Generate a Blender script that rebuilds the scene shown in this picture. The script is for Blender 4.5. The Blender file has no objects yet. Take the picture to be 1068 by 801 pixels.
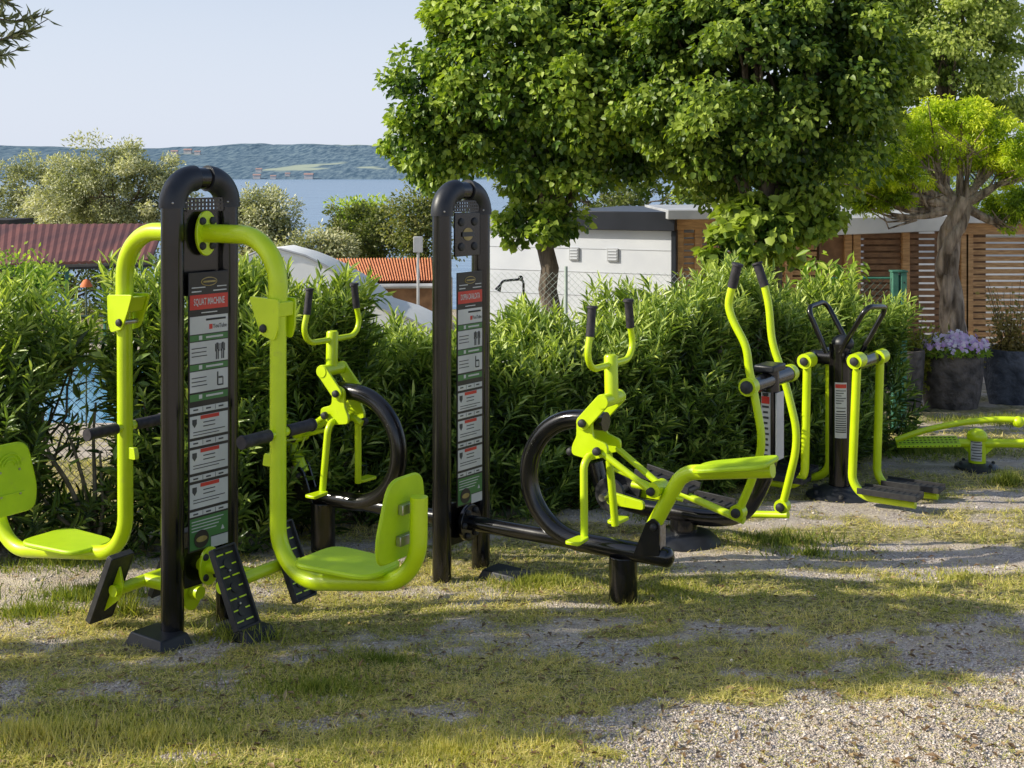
import bpy, math, random
import numpy as np
from mathutils import Vector, Matrix
random.seed(7)
R = math.radians
SC = bpy.context.scene
COL = SC.collection
# ---------------------------------------------------------------- camera model
FPX, W0, H0, HZ, CX, CAMZ = 1300.0, 1068.0, 801.0, 182.0, 534.0, 2.03
SL = 0.075                                   # the lawn falls gently away towards the lake
def gz(Y):                                   # ground height
    return -SL * (Y - 5.43)
def at(px, py, Y):
    return Vector(((px - CX) / FPX * Y, Y, CAMZ - (py - HZ) / FPX * Y))
def gnd(px, py):
    Y = (CAMZ - SL * 5.43) / ((py - HZ) / FPX - SL)
    return Vector(((px - CX) / FPX * Y, Y, gz(Y)))
cam_d = bpy.data.cameras.new("camera"); cam = bpy.data.objects.new("camera", cam_d); COL.objects.link(cam)
cam.location = (0, 0, CAMZ); cam.rotation_euler = (R(90), 0, 0)
cam_d.sensor_width = 36; cam_d.lens = 36 * FPX / W0
cam_d.shift_y = -(H0 / 2 - HZ) / W0
cam_d.clip_start = .05; cam_d.clip_end = 30000
SC.camera = cam
SC.view_settings.view_transform = 'Standard'; SC.view_settings.look = 'None'
SC.view_settings.exposure = 0; SC.view_settings.gamma = 1
SC.cycles.max_bounces = 6; SC.cycles.transparent_max_bounces = 8
SC.cycles.use_denoising = True
SC.cycles.sample_clamp_indirect = 6
# ---------------------------------------------------------------- light
SUN_EL = 33.0
sdir = Vector((.992 * math.cos(R(SUN_EL)), .14 * math.cos(R(SUN_EL)), -math.sin(R(SUN_EL)))).normalized()
sd = bpy.data.lights.new("sun", 'SUN'); sd.energy = 5.0; sd.angle = R(.5); sd.color = (1, .94, .8)
sun = bpy.data.objects.new("sun", sd); COL.objects.link(sun)
sun.rotation_euler = sdir.to_track_quat('-Z', 'Y').to_euler(); sun.location = (-20, 2, 12)
wd = bpy.data.worlds.new("World"); SC.world = wd; wd.use_nodes = True
nt = wd.node_tree; nt.nodes.clear()
sky = nt.nodes.new('ShaderNodeTexSky'); sky.sky_type = 'NISHITA'; sky.sun_disc = False
sky.sun_elevation = R(SUN_EL); sky.sun_rotation = math.atan2(-sdir.x, -sdir.y)
sky.air_density = 1.0; sky.dust_density = 2.0; sky.ozone_density = 3.0; sky.altitude = 100
bg = nt.nodes.new('ShaderNodeBackground'); bg.inputs[1].default_value = .15
wo = nt.nodes.new('ShaderNodeOutputWorld')
hz = nt.nodes.new('ShaderNodeMix'); hz.data_type = 'RGBA'; hz.inputs[7].default_value = (5.1, 5.5, 6.35, 1)
tcw = nt.nodes.new('ShaderNodeTexCoord'); sx = nt.nodes.new('ShaderNodeSeparateXYZ'); mrw = nt.nodes.new('ShaderNodeMapRange')
mrw.interpolation_type = 'SMOOTHSTEP'; mrw.inputs[1].default_value = .02; mrw.inputs[2].default_value = .42; mrw.inputs[3].default_value = .9; mrw.inputs[4].default_value = .08
nt.links.new(tcw.outputs['Generated'], sx.inputs[0]); nt.links.new(sx.outputs['Z'], mrw.inputs[0]); nt.links.new(mrw.outputs[0], hz.inputs[0])
nt.links.new(sky.outputs[0], hz.inputs[6]); nt.links.new(hz.outputs[2], bg.inputs[0]); nt.links.new(bg.outputs[0], wo.inputs[0])
# ---------------------------------------------------------------- materials
def newmat(name):
    m = bpy.data.materials.new(name); m.use_nodes = True; t = m.node_tree
    return m, t, t.nodes['Principled BSDF']
def c4(c): return (c[0], c[1], c[2], 1)
def noise_mat(name, c1, c2, scale=20, rough=.6, bump=0, bscale=None, metallic=0, coat=0, detail=6, spec=.5, lo=.35, hi=.65, bdist=.01, rr=None, stretch=None):
    m, t, b = newmat(name); L = t.links; N = t.nodes
    tc = N.new('ShaderNodeTexCoord'); n = N.new('ShaderNodeTexNoise'); n.inputs['Scale'].default_value = scale; n.inputs['Detail'].default_value = detail
    if stretch:
        mp = N.new('ShaderNodeMapping'); mp.inputs['Scale'].default_value = stretch; L.new(tc.outputs['Object'], mp.inputs[0]); src = mp.outputs[0]
    else: src = tc.outputs['Object']
    L.new(src, n.inputs['Vector'])
    cr = N.new('ShaderNodeValToRGB'); cr.color_ramp.elements[0].position = lo; cr.color_ramp.elements[1].position = hi
    cr.color_ramp.elements[0].color = c4(c1); cr.color_ramp.elements[1].color = c4(c2)
    L.new(n.outputs['Fac'], cr.inputs[0]); L.new(cr.outputs[0], b.inputs['Base Color'])
    b.inputs['Roughness'].default_value = rough; b.inputs['Metallic'].default_value = metallic
    b.inputs['Coat Weight'].default_value = coat; b.inputs['Coat Roughness'].default_value = .12
    b.inputs['Specular IOR Level'].default_value = spec
    if rr:
        mr = N.new('ShaderNodeMapRange'); mr.inputs[1].default_value = .3; mr.inputs[2].default_value = .7
        mr.inputs[3].default_value = rr[0]; mr.inputs[4].default_value = rr[1]; L.new(n.outputs['Fac'], mr.inputs[0]); L.new(mr.outputs[0], b.inputs['Roughness'])
    if bump:
        n2 = N.new('ShaderNodeTexNoise'); n2.inputs['Scale'].default_value = bscale or scale * 3; n2.inputs['Detail'].default_value = 5
        L.new(src, n2.inputs['Vector'])
        bp = N.new('ShaderNodeBump'); bp.inputs['Strength'].default_value = bump; bp.inputs['Distance'].default_value = bdist
        L.new(n2.outputs['Fac'], bp.inputs['Height']); L.new(bp.outputs[0], b.inputs['Normal'])
    return m
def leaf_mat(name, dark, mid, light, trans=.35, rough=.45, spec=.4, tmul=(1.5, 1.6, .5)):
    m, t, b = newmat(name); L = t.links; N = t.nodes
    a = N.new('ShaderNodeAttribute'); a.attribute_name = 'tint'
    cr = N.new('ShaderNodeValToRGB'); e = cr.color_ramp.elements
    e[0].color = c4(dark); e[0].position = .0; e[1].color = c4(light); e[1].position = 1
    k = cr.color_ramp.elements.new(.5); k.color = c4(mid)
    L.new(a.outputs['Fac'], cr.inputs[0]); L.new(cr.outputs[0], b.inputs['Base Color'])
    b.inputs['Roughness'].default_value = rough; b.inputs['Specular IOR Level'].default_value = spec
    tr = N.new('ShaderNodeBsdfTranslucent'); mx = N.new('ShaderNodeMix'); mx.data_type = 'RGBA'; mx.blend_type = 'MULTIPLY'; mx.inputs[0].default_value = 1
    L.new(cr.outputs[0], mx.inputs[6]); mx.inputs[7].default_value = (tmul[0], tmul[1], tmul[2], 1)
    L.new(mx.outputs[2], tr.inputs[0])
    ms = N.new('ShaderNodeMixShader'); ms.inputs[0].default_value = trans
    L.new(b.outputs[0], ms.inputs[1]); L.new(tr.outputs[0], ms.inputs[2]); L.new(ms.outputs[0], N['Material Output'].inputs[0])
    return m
M = {}
M['lime'] = noise_mat('lime_paint', (.56, .74, .004), (.64, .82, .006), 6, .33, .12, 140, coat=.25, bdist=.002, rr=(.28, .45))
def wear(m, dirt, sc, lo, hi, ztop=None):
    t = m.node_tree; N = t.nodes; L = t.links; b = N['Principled BSDF']; src = b.inputs['Base Color'].links[0].from_socket
    g = N.new('ShaderNodeNewGeometry'); n = N.new('ShaderNodeTexNoise'); n.inputs['Scale'].default_value = sc; n.inputs['Detail'].default_value = 9; n.inputs['Roughness'].default_value = .7
    L.new(g.outputs['Position'], n.inputs['Vector']); r = N.new('ShaderNodeValToRGB'); r.color_ramp.elements[0].position = lo; r.color_ramp.elements[1].position = hi
    r.color_ramp.elements[1].color = (.75, .75, .75, 1); L.new(n.outputs['Fac'], r.inputs[0]); x = N.new('ShaderNodeMix'); x.data_type = 'RGBA'
    L.new(r.outputs[0], x.inputs[0]); L.new(src, x.inputs[6]); x.inputs[7].default_value = c4(dirt); L.new(x.outputs[2], b.inputs['Base Color'])
M['lime_plastic'] = noise_mat('lime_plastic', (.46, .68, .006), (.54, .76, .008), 9, .45, .3, 220, bdist=.002)
M['black'] = noise_mat('black_gloss_paint', (.004, .004, .0045), (.011, .0095, .009), 5, .2, .08, 90, coat=.3, bdist=.002, rr=(.12, .26))
M['elbow'] = noise_mat('dark_plastic', (.012, .013, .017), (.022, .024, .029), 12, .42, .2, 200, bdist=.002)
M['rubber'] = noise_mat('black_rubber', (.018, .018, .02), (.035, .034, .034), 30, .6, .3, 150, bdist=.002)
wear(M['lime'], (.42, .5, .06), 16, .6, .8); wear(M['lime_plastic'], (.4, .52, .08), 13, .58, .8)
M['grip'] = noise_mat('foam_grip', (.015, .013, .015), (.04, .034, .04), 40, .65, .4, 260, bdist=.003)
M['steel'] = noise_mat('brushed_steel', (.4, .38, .35), (.55, .52, .48), 30, .35, 0, metallic=.9)
M['sign_dark'] = noise_mat('sign_dark', (.02, .016, .014), (.035, .028, .024), 8, .45)
M['sign_white'] = noise_mat('sign_white', (.52, .52, .5), (.64, .63, .6), 6, .4)
M['sign_green'] = noise_mat('sign_green', (.05, .17, .045), (.08, .22, .06), 6, .4)
M['sign_red'] = noise_mat('sign_red', (.55, .03, .02), (.62, .05, .03), 6, .4)
M['sign_gold'] = noise_mat('sign_gold', (.3, .22, .06), (.4, .3, .1), 30, .45)
M['sign_ink'] = noise_mat('sign_ink', (.03, .03, .03), (.06, .06, .06), 6, .5)
M['tan'] = noise_mat('bare_primer', (.35, .25, .17), (.48, .38, .28), 40, .6)
M['bark'] = noise_mat('bark', (.06, .045, .032), (.2, .155, .11), 14, .9, 1, 30, bdist=.05, stretch=(1, 1, .25))
M['bark_pale'] = noise_mat('twisted_bark', (.14, .1, .065), (.62, .48, .35), 9, .9, 1, 16, bdist=.09, stretch=(1.5, 1.5, .3))
M['twig'] = noise_mat('twig', (.09, .06, .03), (.2, .15, .08), 20, .8)
M['stem'] = noise_mat('oleander_stem', (.1, .085, .06), (.22, .19, .14), 20, .8)
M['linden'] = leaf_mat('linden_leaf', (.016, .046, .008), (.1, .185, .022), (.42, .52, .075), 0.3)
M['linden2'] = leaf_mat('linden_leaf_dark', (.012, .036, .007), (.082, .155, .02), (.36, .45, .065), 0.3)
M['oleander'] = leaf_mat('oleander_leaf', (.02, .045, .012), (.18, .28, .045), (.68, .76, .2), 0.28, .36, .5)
M['robinia'] = leaf_mat('golden_leaf', (.13, .21, .012), (.38, .5, .025), (.74, .78, .06), 0.42)
M['birch'] = leaf_mat('birch_leaf', (.1, .16, .04), (.26, .34, .08), (.5, .55, .16), 0.42)
M['olive'] = leaf_mat('olive_leaf', (.1, .12, .05), (.32, .34, .17), (.72, .7, .45), 0.2, .5)
M['farbush'] = leaf_mat('far_leaf', (.08, .12, .03), (.17, .2, .055), (.3, .3, .1), .3)
M['young'] = leaf_mat('young_leaf', (.1, .2, .03), (.26, .38, .05), (.5, .58, .1), 0.42)
M['yellow'] = leaf_mat('yellow_shrub_leaf', (.12, .15, .02), (.26, .27, .035), (.42, .36, .06), .35)
M['dry'] = leaf_mat('dry_leaf', (.16, .14, .04), (.3, .24, .08), (.45, .34, .14), .3)
M['grass'] = leaf_mat('grass_blade', (.12, .18, .025), (.46, .45, .09), (.85, .7, .3), 0.3, .5, .3)
M['stone'] = leaf_mat('gravel_stone', (.27, .22, .19), (.56, .48, .41), (.82, .74, .66), 0, .8, .3, (1, 1, 1))
M['litter'] = leaf_mat('fallen_leaf', (.1, .06, .03), (.26, .16, .08), (.5, .36, .18), .1)
M['flower'] = leaf_mat('flower_petal', (.45, .22, .55), (.8, .58, .82), (.95, .92, .95), 0.3, .5, .3, (1, 1, 1))
M['planter'] = noise_mat('rough_planter', (.035, .03, .028), (.15, .125, .11), 7, .7, .9, 14, bdist=.04)
M['planter_blue'] = noise_mat('rough_planter_blue', (.03, .036, .05), (.1, .11, .135), 7, .7, .9, 14, bdist=.04)
M['soil'] = noise_mat('potting_soil', (.03, .02, .012), (.07, .05, .03), 30, .95, .6, 60)
M['white_wall'] = noise_mat('white_cladding', (.64, .66, .7), (.72, .74, .77), 2, .55)
M['wall_line'] = noise_mat('grey_joint', (.42, .43, .45), (.46, .47, .48), 2, .6)
M['anthracite'] = noise_mat('anthracite_trim', (.012, .014, .019), (.018, .02, .027), 3, .4)
M['roof_grey'] = noise_mat('grey_roof_sheet', (.34, .35, .36), (.5, .5, .5), 1.5, .5)
M['wood'] = noise_mat('orange_wood', (.42, .22, .085), (.66, .39, .17), 6, .55, .2, 40, stretch=(1, 1, 6))
M['wood_dark'] = noise_mat('dark_wood', (.17, .085, .038), (.3, .16, .075), 6, .6)
M['maroon'] = noise_mat('maroon_roof', (.085, .024, .017), (.17, .05, .032), 3, .6, stretch=(1, .15, 1))
M['tile'] = noise_mat('terracotta_tile', (.42, .13, .05), (.62, .25, .11), 9, .8)
M['tent'] = noise_mat('white_tent', (.82, .82, .8), (.9, .9, .88), 2, .6)
M['fence_green'] = noise_mat('green_post', (.03, .14, .09), (.06, .2, .13), 12, .5)
M['wire'] = noise_mat('fence_wire', (.04, .07, .05), (.08, .12, .09), 12, .5)
M['wire_pale'] = noise_mat('pale_fence_wire', (.35, .42, .36), (.45, .52, .46), 12, .5)
M['deck'] = noise_mat('pool_paving', (.42, .35, .28), (.52, .45, .37), 5, .8)
M['house_wall'] = noise_mat('far_house_wall', (.55, .52, .5), (.65, .6, .58), .05, .8)
M['house_roof'] = noise_mat('far_house_roof', (.34, .22, .2), (.4, .27, .24), .05, .8)
M['dark'] = noise_mat('dark_opening', (.015, .014, .013), (.03, .027, .025), 3, .8)
M['orange'] = noise_mat('orange_cloth', (.7, .17, .05), (.8, .24, .08), 5, .7)
# ---------------------------------------------------------------- mesh helpers
def V3(p): return np.array([p[0], p[1], p[2]], float)
def np_mesh(name, V, faces_k, tint=None):
    """faces_k: list of int arrays (n,k)"""
    me = bpy.data.meshes.new(name)
    V = np.asarray(V, np.float32)
    me.vertices.add(len(V)); me.vertices.foreach_set('co', V.ravel())
    idx = np.concatenate([f.ravel() for f in faces_k]).astype(np.int32)
    tot = np.concatenate([np.full(len(f), f.shape[1], np.int32) for f in faces_k])
    st = np.concatenate([[0], np.cumsum(tot)[:-1]]).astype(np.int32)
    me.loops.add(len(idx)); me.loops.foreach_set('vertex_index', idx)
    me.polygons.add(len(tot)); me.polygons.foreach_set('loop_start', st); me.polygons.foreach_set('loop_total', tot)
    if tint is not None:
        a = me.attributes.new('tint', 'FLOAT', 'POINT'); a.data.foreach_set('value', np.asarray(tint, np.float32))
    me.update(calc_edges=True)
    return me
def unit(a): return a / np.maximum(np.linalg.norm(a, axis=-1, keepdims=True), 1e-9)
class MB:
    def __init__(s): s.v = []; s.f = []; s.n = 0
    def add(s, V, F):
        V = [tuple(map(float, p)) for p in V]
        s.f += [tuple(i + s.n for i in f) for f in F]; s.v += V; s.n += len(V); return s
    def tube(s, pts, r, seg=14, caps=True, fillet=0, flat=1.0):
        P = [V3(p) for p in pts]
        if fillet: P = fil(P, fillet)
        n = len(P); rr = r if isinstance(r, (list, tuple)) else None
        if rr and len(rr) != n: rr = list(np.interp(np.linspace(0, 1, n), np.linspace(0, 1, len(rr)), rr))
        T = [unit(P[min(i + 1, n - 1)] - P[max(i - 1, 0)]) for i in range(n)]
        a = np.cross(T[0], [0, 0, 1.]);
        if np.linalg.norm(a) < .05: a = np.cross(T[0], [0, 1., 0])
        a = unit(a); Vs = []
        for i in range(n):
            a = unit(a - T[i] * np.dot(a, T[i])); b = np.cross(T[i], a); ri = rr[i] if rr else r
            for k in range(seg):
                t = 2 * math.pi * k / seg; Vs.append(P[i] + ri * (math.cos(t) * a + math.sin(t) * b * flat))
        F = [(i * seg + k, i * seg + (k + 1) % seg, (i + 1) * seg + (k + 1) % seg, (i + 1) * seg + k) for i in range(n - 1) for k in range(seg)]
        if caps: F += [tuple(range(seg))[::-1], tuple(range((n - 1) * seg, n * seg))]
        return s.add(Vs, F)
    def prism(s, poly, ax, half):
        """poly: world points (planar); extruded by +-half along ax"""
        ax = unit(V3(ax)) * half; P = [V3(p) for p in poly]; n = len(P)
        Vs = [p - ax for p in P] + [p + ax for p in P]
        F = [tuple(range(n))[::-1], tuple(range(n, 2 * n))] + [(k, (k + 1) % n, n + (k + 1) % n, n + k) for k in range(n)]
        return s.add(Vs, F)
    def box(s, c, hx, hy, hz, ux=(1, 0, 0), uy=(0, 1, 0), uz=(0, 0, 1)):
        c = V3(c); X = unit(V3(ux)) * hx; Y = unit(V3(uy)) * hy; Z = unit(V3(uz)) * hz
        Vs = [c + a * X + b * Y + d * Z for d in (-1, 1) for b in (-1, 1) for a in (-1, 1)]
        return s.add(Vs, [(0, 2, 3, 1), (4, 5, 7, 6), (0, 1, 5, 4), (2, 6, 7, 3), (0, 4, 6, 2), (1, 3, 7, 5)])
    def ball(s, c, r, sz=1.0, seg=14, rings=8, axes=None):
        Vs = []; c = V3(c)
        for i in range(rings + 1):
            p = math.pi * i / rings
            for k in range(seg):
                t = 2 * math.pi * k / seg
                Vs.append(c + r * np.array([math.sin(p) * math.cos(t), math.sin(p) * math.sin(t), math.cos(p) * sz]))
        F = [(i * seg + k, (i + 1) * seg + k, (i + 1) * seg + (k + 1) % seg, i * seg + (k + 1) % seg) for i in range(rings) for k in range(seg)]
        return s.add(Vs, F)
    def lathe(s, c, prof, seg=24, wob=None):
        c = V3(c); Vs = []
        for (r, z) in prof:
            for k in range(seg):
                t = 2 * math.pi * k / seg; q = r * (wob(t, z) if wob else 1)
                Vs.append(c + np.array([q * math.cos(t), q * math.sin(t), z]))
        F = [(i * seg + k, i * seg + (k + 1) % seg, (i + 1) * seg + (k + 1) % seg, (i + 1) * seg + k) for i in range(len(prof) - 1) for k in range(seg)]
        return s.add(Vs, F)
def fil(P, rad, k=7):
    out = [P[0]]
    for i in range(1, len(P) - 1):
        a, b, c = P[i - 1], P[i], P[i + 1]; d1 = a - b; d2 = c - b; l1 = np.linalg.norm(d1); l2 = np.linalg.norm(d2)
        cut = min(rad, .49 * l1, .49 * l2); p = b + d1 / l1 * cut; q = b + d2 / l2 * cut
        for j in range(k + 1):
            t = j / k; out.append((1 - t) ** 2 * p * 1 + 2 * t * (1 - t) * b + t * t * q)
    out.append(P[-1]); return out
def arcfil(P, rad, k=9):
    """true circular fillets"""
    out = [P[0]]
    for i in range(1, len(P) - 1):
        a, b, c = P[i - 1], P[i], P[i + 1]; u = unit(a - b); v = unit(c - b)
        ang = math.acos(max(-1, min(1, float(np.dot(u, v))))); cut = rad / math.tan(ang / 2)
        cut = min(cut, .98 * np.linalg.norm(a - b), .98 * np.linalg.norm(c - b)); r = cut * math.tan(ang / 2)
        p = b + u * cut; q = b + v * cut; o = b + unit(u + v) * (r / math.sin(ang / 2))
        e1 = unit(p - o); e2 = unit(q - o); th = math.acos(max(-1, min(1, float(np.dot(e1, e2))))); 
        for j in range(k + 1):
            t = j / k; out.append(o + r * (math.sin((1 - t) * th) * e1 + math.sin(t * th) * e2) / math.sin(th))
    out.append(P[-1]); return out
def wloc(o):
    p = Vector((0, 0, 0))
    while o is not None: p = p + o.location; o = o.parent
    return p
def link(name, me, mat, parent=None, base=None):
    o = bpy.data.objects.new(name, me); COL.objects.link(o)
    if mat is not None: me.materials.append(mat)
    if parent is not None: o.parent = parent
    return o
def part(name, mb, mat, parent=None, bevel=0, sharp=38, base=None, label=None, smooth=True):
    off = wloc(parent) if parent is not None else Vector(base if base is not None else (0, 0, 0))
    me = bpy.data.meshes.new(name)
    me.from_pydata([(x - off.x, y - off.y, z - off.z) for x, y, z in mb.v], [], mb.f); me.update()
    if smooth:
        me.polygons.foreach_set('use_smooth', [True] * len(me.polygons)); me.set_sharp_from_angle(angle=R(sharp))
    o = link(name, me, M[mat] if isinstance(mat, str) else mat, parent)
    if parent is None: o.location = off
    if bevel:
        b = o.modifiers.new('bevel', 'BEVEL'); b.width = bevel; b.segments = 2; b.limit_method = 'ANGLE'; b.angle_limit = R(40)
    if label: o['label'] = label
    return o
def npart(name, V, F, mat, parent=None, tint=None, base=None):
    off = wloc(parent) if parent is not None else Vector(base if base is not None else (0, 0, 0))
    me = np_mesh(name, np.asarray(V) - np.array(off), F, tint)
    o = link(name, me, M[mat] if isinstance(mat, str) else mat, parent)
    if parent is None: o.location = off
    return o
def tag(o, label, cat, group=None):
    o['label'] = label; o['category'] = cat
    if group: o['group'] = group
    return o
def thing(name, label, cat, loc, group=None):
    o = bpy.data.objects.new(name, None); COL.objects.link(o); o.location = loc; o.empty_display_size = .1
    return tag(o, label, cat, group)
def struct(o): o['kind'] = 'structure'; return o
def text(name, s, size, org, u, v, mat, parent, sx=1.0, align='CENTER', bold=0, ext=0):
    cu = bpy.data.curves.new(name, 'FONT'); cu.body = s; cu.size = size; cu.align_x = align; cu.align_y = 'CENTER'; cu.offset = bold
    cu.resolution_u = 2
    tmp = bpy.data.objects.new(name + '_src', cu); COL.objects.link(tmp)
    dg = bpy.context.evaluated_depsgraph_get(); dg.update()
    me = bpy.data.meshes.new_from_object(tmp.evaluated_get(dg)); bpy.data.objects.remove(tmp)
    org = Vector(org); u = Vector(u); v = Vector(v); off = wloc(parent)
    for p in me.vertices: p.co = org + u * (p.co.x * sx) + v * p.co.y - off
    me.name = name
    me.materials.clear()
    return link(name, me, M[mat], parent)
# noise
def vnoise(x, y, seed=0):
    xi = np.floor(x).astype(np.int64); yi = np.floor(y).astype(np.int64); xf = x - xi; yf = y - yi
    def h(a, b):
        n = (a * 374761393 + b * 668265263 + seed * 1442695041) & 0xFFFFFFFF
        n = ((n ^ (n >> 13)) * 1274126177) & 0xFFFFFFFF
        return ((n ^ (n >> 16)) & 0xFFFF) / 65535.0
    u = xf * xf * (3 - 2 * xf); v = yf * yf * (3 - 2 * yf)
    return (h(xi, yi) * (1 - u) + h(xi + 1, yi) * u) * (1 - v) + (h(xi, yi + 1) * (1 - u) + h(xi + 1, yi + 1) * u) * v
def fbm(x, y, o=4, seed=0):
    s = 0; a = .5; t = 0
    for i in range(o): s = s + a * vnoise(x * 2 ** i, y * 2 ** i, seed + i); t += a; a *= .5
    return s / t
rng = np.random.default_rng(11)
def rdir(n): return unit(rng.normal(size=(n, 3)))
# leaves: template along D, width along S, fold along N
TPL = {
 'lance': (np.array([[0, 0, 0], [.38, -.5, .03], [.7, -.36, -.02], [1, 0, -.12], [.7, .36, -.02], [.38, .5, .03]]), [(0, 1, 2, 3), (0, 3, 4, 5)]),
 'heart': (np.array([[0, 0, 0], [.08, -.46, .07], [.55, -.44, .05], [1, 0, -.16], [.55, .44, .05], [.08, .46, .07]]), [(0, 1, 2, 3), (0, 3, 4, 5)]),
 'oval': (np.array([[0, 0, 0], [.45, -.5, .05], [1, 0, -.08], [.45, .5, .05]]), [(0, 1, 2), (0, 2, 3)]),
 'blade': (np.array([[0, -.5, 0], [0, .5, 0], [1, 0, 0]]), [(0, 1, 2)]),
}
def leafset(P, D, N, L, Wd, kind, tint, curl=1.0):
    T, F = TPL[kind]; n = len(P); k = len(T)
    D = unit(D); S = unit(np.cross(D, N)); NN = np.cross(S, D)
    L = np.broadcast_to(L, (n,))[:, None, None]; Wd = np.broadcast_to(Wd, (n,))[:, None, None]
    V = P[:, None, :] + T[None, :, 0:1] * L * D[:, None, :] + T[None, :, 1:2] * Wd * S[:, None, :] + T[None, :, 2:3] * L * NN[:, None, :] * curl
    F = np.array(F); FF = (F[None] + (np.arange(n) * k)[:, None, None]).reshape(-1, F.shape[1])
    return V.reshape(-1, 3), FF, np.repeat(np.clip(tint, 0, 1), k)
def merge(sets):
    V = []; F = []; T = []; o = 0
    for v, f, t in sets: V.append(v); F.append(f + o); T.append(t); o += len(v)
    ks = {}
    for f in F: ks.setdefault(f.shape[1], []).append(f)
    return np.concatenate(V), [np.concatenate(x) for x in ks.values()], np.concatenate(T)
def wires(A, B, r):
    """thin three-sided prisms between points A and B (n,3)"""
    D = unit(B - A); a = np.cross(D, np.array([.3, .9, .3])); a = unit(a); b = np.cross(D, a); n = len(A); Vs = []
    for P in (A, B):
        for k in range(3):
            t = 2 * math.pi * k / 3; Vs.append(P + r * (math.cos(t) * a + math.sin(t) * b))
    V = np.stack(Vs, 1).reshape(-1, 3)
    F = np.array([(0, 1, 4, 3), (1, 2, 5, 4), (2, 0, 3, 5)]); FF = (F[None] + (np.arange(n) * 6)[:, None, None]).reshape(-1, 4)
    return V, FF
class Frame:
    def __init__(s, C, n):
        s.C = np.array([C[0], C[1]]); n = np.array(n, float); s.n = n / np.linalg.norm(n); s.l = np.array([-s.n[1], s.n[0]])
        s.N = np.array([s.n[0], s.n[1], 0]); s.L = np.array([s.l[0], s.l[1], 0])
    def tr(s, px, py, lo=0):
        r = (px - CX) / FPX; O = s.C + s.l * lo; t = (r * O[1] - O[0]) / (s.n[0] - r * s.n[1]); Y = O[1] + t * s.n[1]
        return (t, lo, CAMZ - (py - HZ) / FPX * Y)
    def w(s, t, l, z, g=1):
        p = s.C + s.n * t * g + s.l * l * g; return np.array([p[0], p[1], z])
    def p(s, px, py, lo=0): return s.w(*s.tr(px, py, lo))
# ================================================================= SETTING
def lake_z(): return -14.0
def terrain(X, Y):
    z = -SL * (Y - 5.43)
    far = np.clip((Y - 24) / 110, 0, 1)
    z = np.where(Y > 24, -SL * (24 - 5.43) - 15.5 * far * far * (3 - 2 * far) - (Y > 134) * 2, z)
    z = np.where(Y < 0, SL * 5.43, z)
    return z
def grassmask(X, Y):
    n = fbm(X * .75 + 3.1, Y * 1.5 + 7.7, 4, 3); n2 = fbm(X * 4.5, Y * 7, 3, 9)
    m = (n - .47) * 6.0 + (n2 - .5) * 3.4 + .42 - .3 * np.exp(-((Y - 5.05) / .3) ** 2) - .25 * np.exp(-((Y - 4.55) / .14) ** 2)
    # gravel path on the near right
    d = (X - .45) * .62 - (Y - 4.55) * .78 + (fbm(X * 1.3, Y * 1.3, 3, 5) - .5) * 1.3
    m = m - np.clip(d * 2.2 + .45, 0, 2.2)
    m = m + .75 * np.exp(-((Y - 6.15) / .55) ** 2) * (X > -1.2) - 1.0 * np.exp(-((X + 1.7) / .9) ** 2 - ((Y - 6.35) / .38) ** 2)
    m = m + .45 * np.exp(-((Y - 5.6) / .3) ** 2) * (X > -1) * (X < 1.6)
    m = m + .5 * np.exp(-((Y - 4.1) / .28) ** 2) * (X < 0.2)
    m = m - .8 * np.exp(-((X - .6) / .35) ** 2 - ((Y - 5.75) / .18) ** 2) - .7 * np.exp(-((X - 2.3) / .9) ** 2 - ((Y - 8.4) / .25) ** 2) + .42 * np.exp(-((Y - 7.2) / 1.1) ** 2) * (X > -.3)
    m = m - .8 * np.exp(-((X + 1.3) / .5) ** 2 - ((Y - 5.25) / .25) ** 2)
    m = np.where(Y > 9.0, m + .45, m)
    return np.clip(m, 0, 1)
xs = np.concatenate([-np.geomspace(9000, 4.6, 34), np.arange(-4.4, 7.0, .045), np.geomspace(7.2, 9000, 34)])
ys = np.concatenate([[-60, -20, -5, 0, 2], np.arange(3.2, 9.4, .04), np.arange(9.5, 20, .2), np.geomspace(20.5, 9000, 50)])
GX, GY = np.meshgrid(xs, ys); GZ = terrain(GX, GY)
def surf(X, Y):
    near = (Y > 3) & (Y < 20) & (np.abs(X) < 8)
    return terrain(X, Y) + near * ((fbm(X * 2, Y * 2, 3, 21) - .5) * .05 + (fbm(X * 14, Y * 14, 2, 22) - .5) * .014)
GZ = surf(GX, GY)
pool = (GX > -9.5) & (GX < -2.4) & (GY > 10.5) & (GY < 19.5)
GZ = np.where(pool, GZ - .6, GZ)
gm = grassmask(GX, GY)
ny, nx = GX.shape; idx = np.arange(nx * ny).reshape(ny, nx)
GF = np.stack([idx[:-1, :-1], idx[:-1, 1:], idx[1:, 1:], idx[1:, :-1]], -1).reshape(-1, 4)
m, t, b = newmat('lawn_and_gravel'); L = t.links; N = t.nodes
tc = N.new('ShaderNodeTexCoord'); at_ = N.new('ShaderNodeAttribute'); at_.attribute_name = 'tint'
def nz(s, d=6):
    n = N.new('ShaderNodeTexNoise'); n.inputs['Scale'].default_value = s; n.inputs['Detail'].default_value = d; L.new(tc.outputs['Object'], n.inputs['Vector']); return n
def ramp(src, stops):
    r = N.new('ShaderNodeValToRGB'); e = r.color_ramp.elements
    e[0].position, e[0].color = stops[0][0], c4(stops[0][1]); e[1].position, e[1].color = stops[-1][0], c4(stops[-1][1])
    for p, c in stops[1:-1]: k = e.new(p); k.color = c4(c)
    L.new(src, r.inputs[0]); return r
vor = N.new('ShaderNodeTexVoronoi'); vor.inputs['Scale'].default_value = 120; L.new(tc.outputs['Object'], vor.inputs['Vector'])
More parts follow.
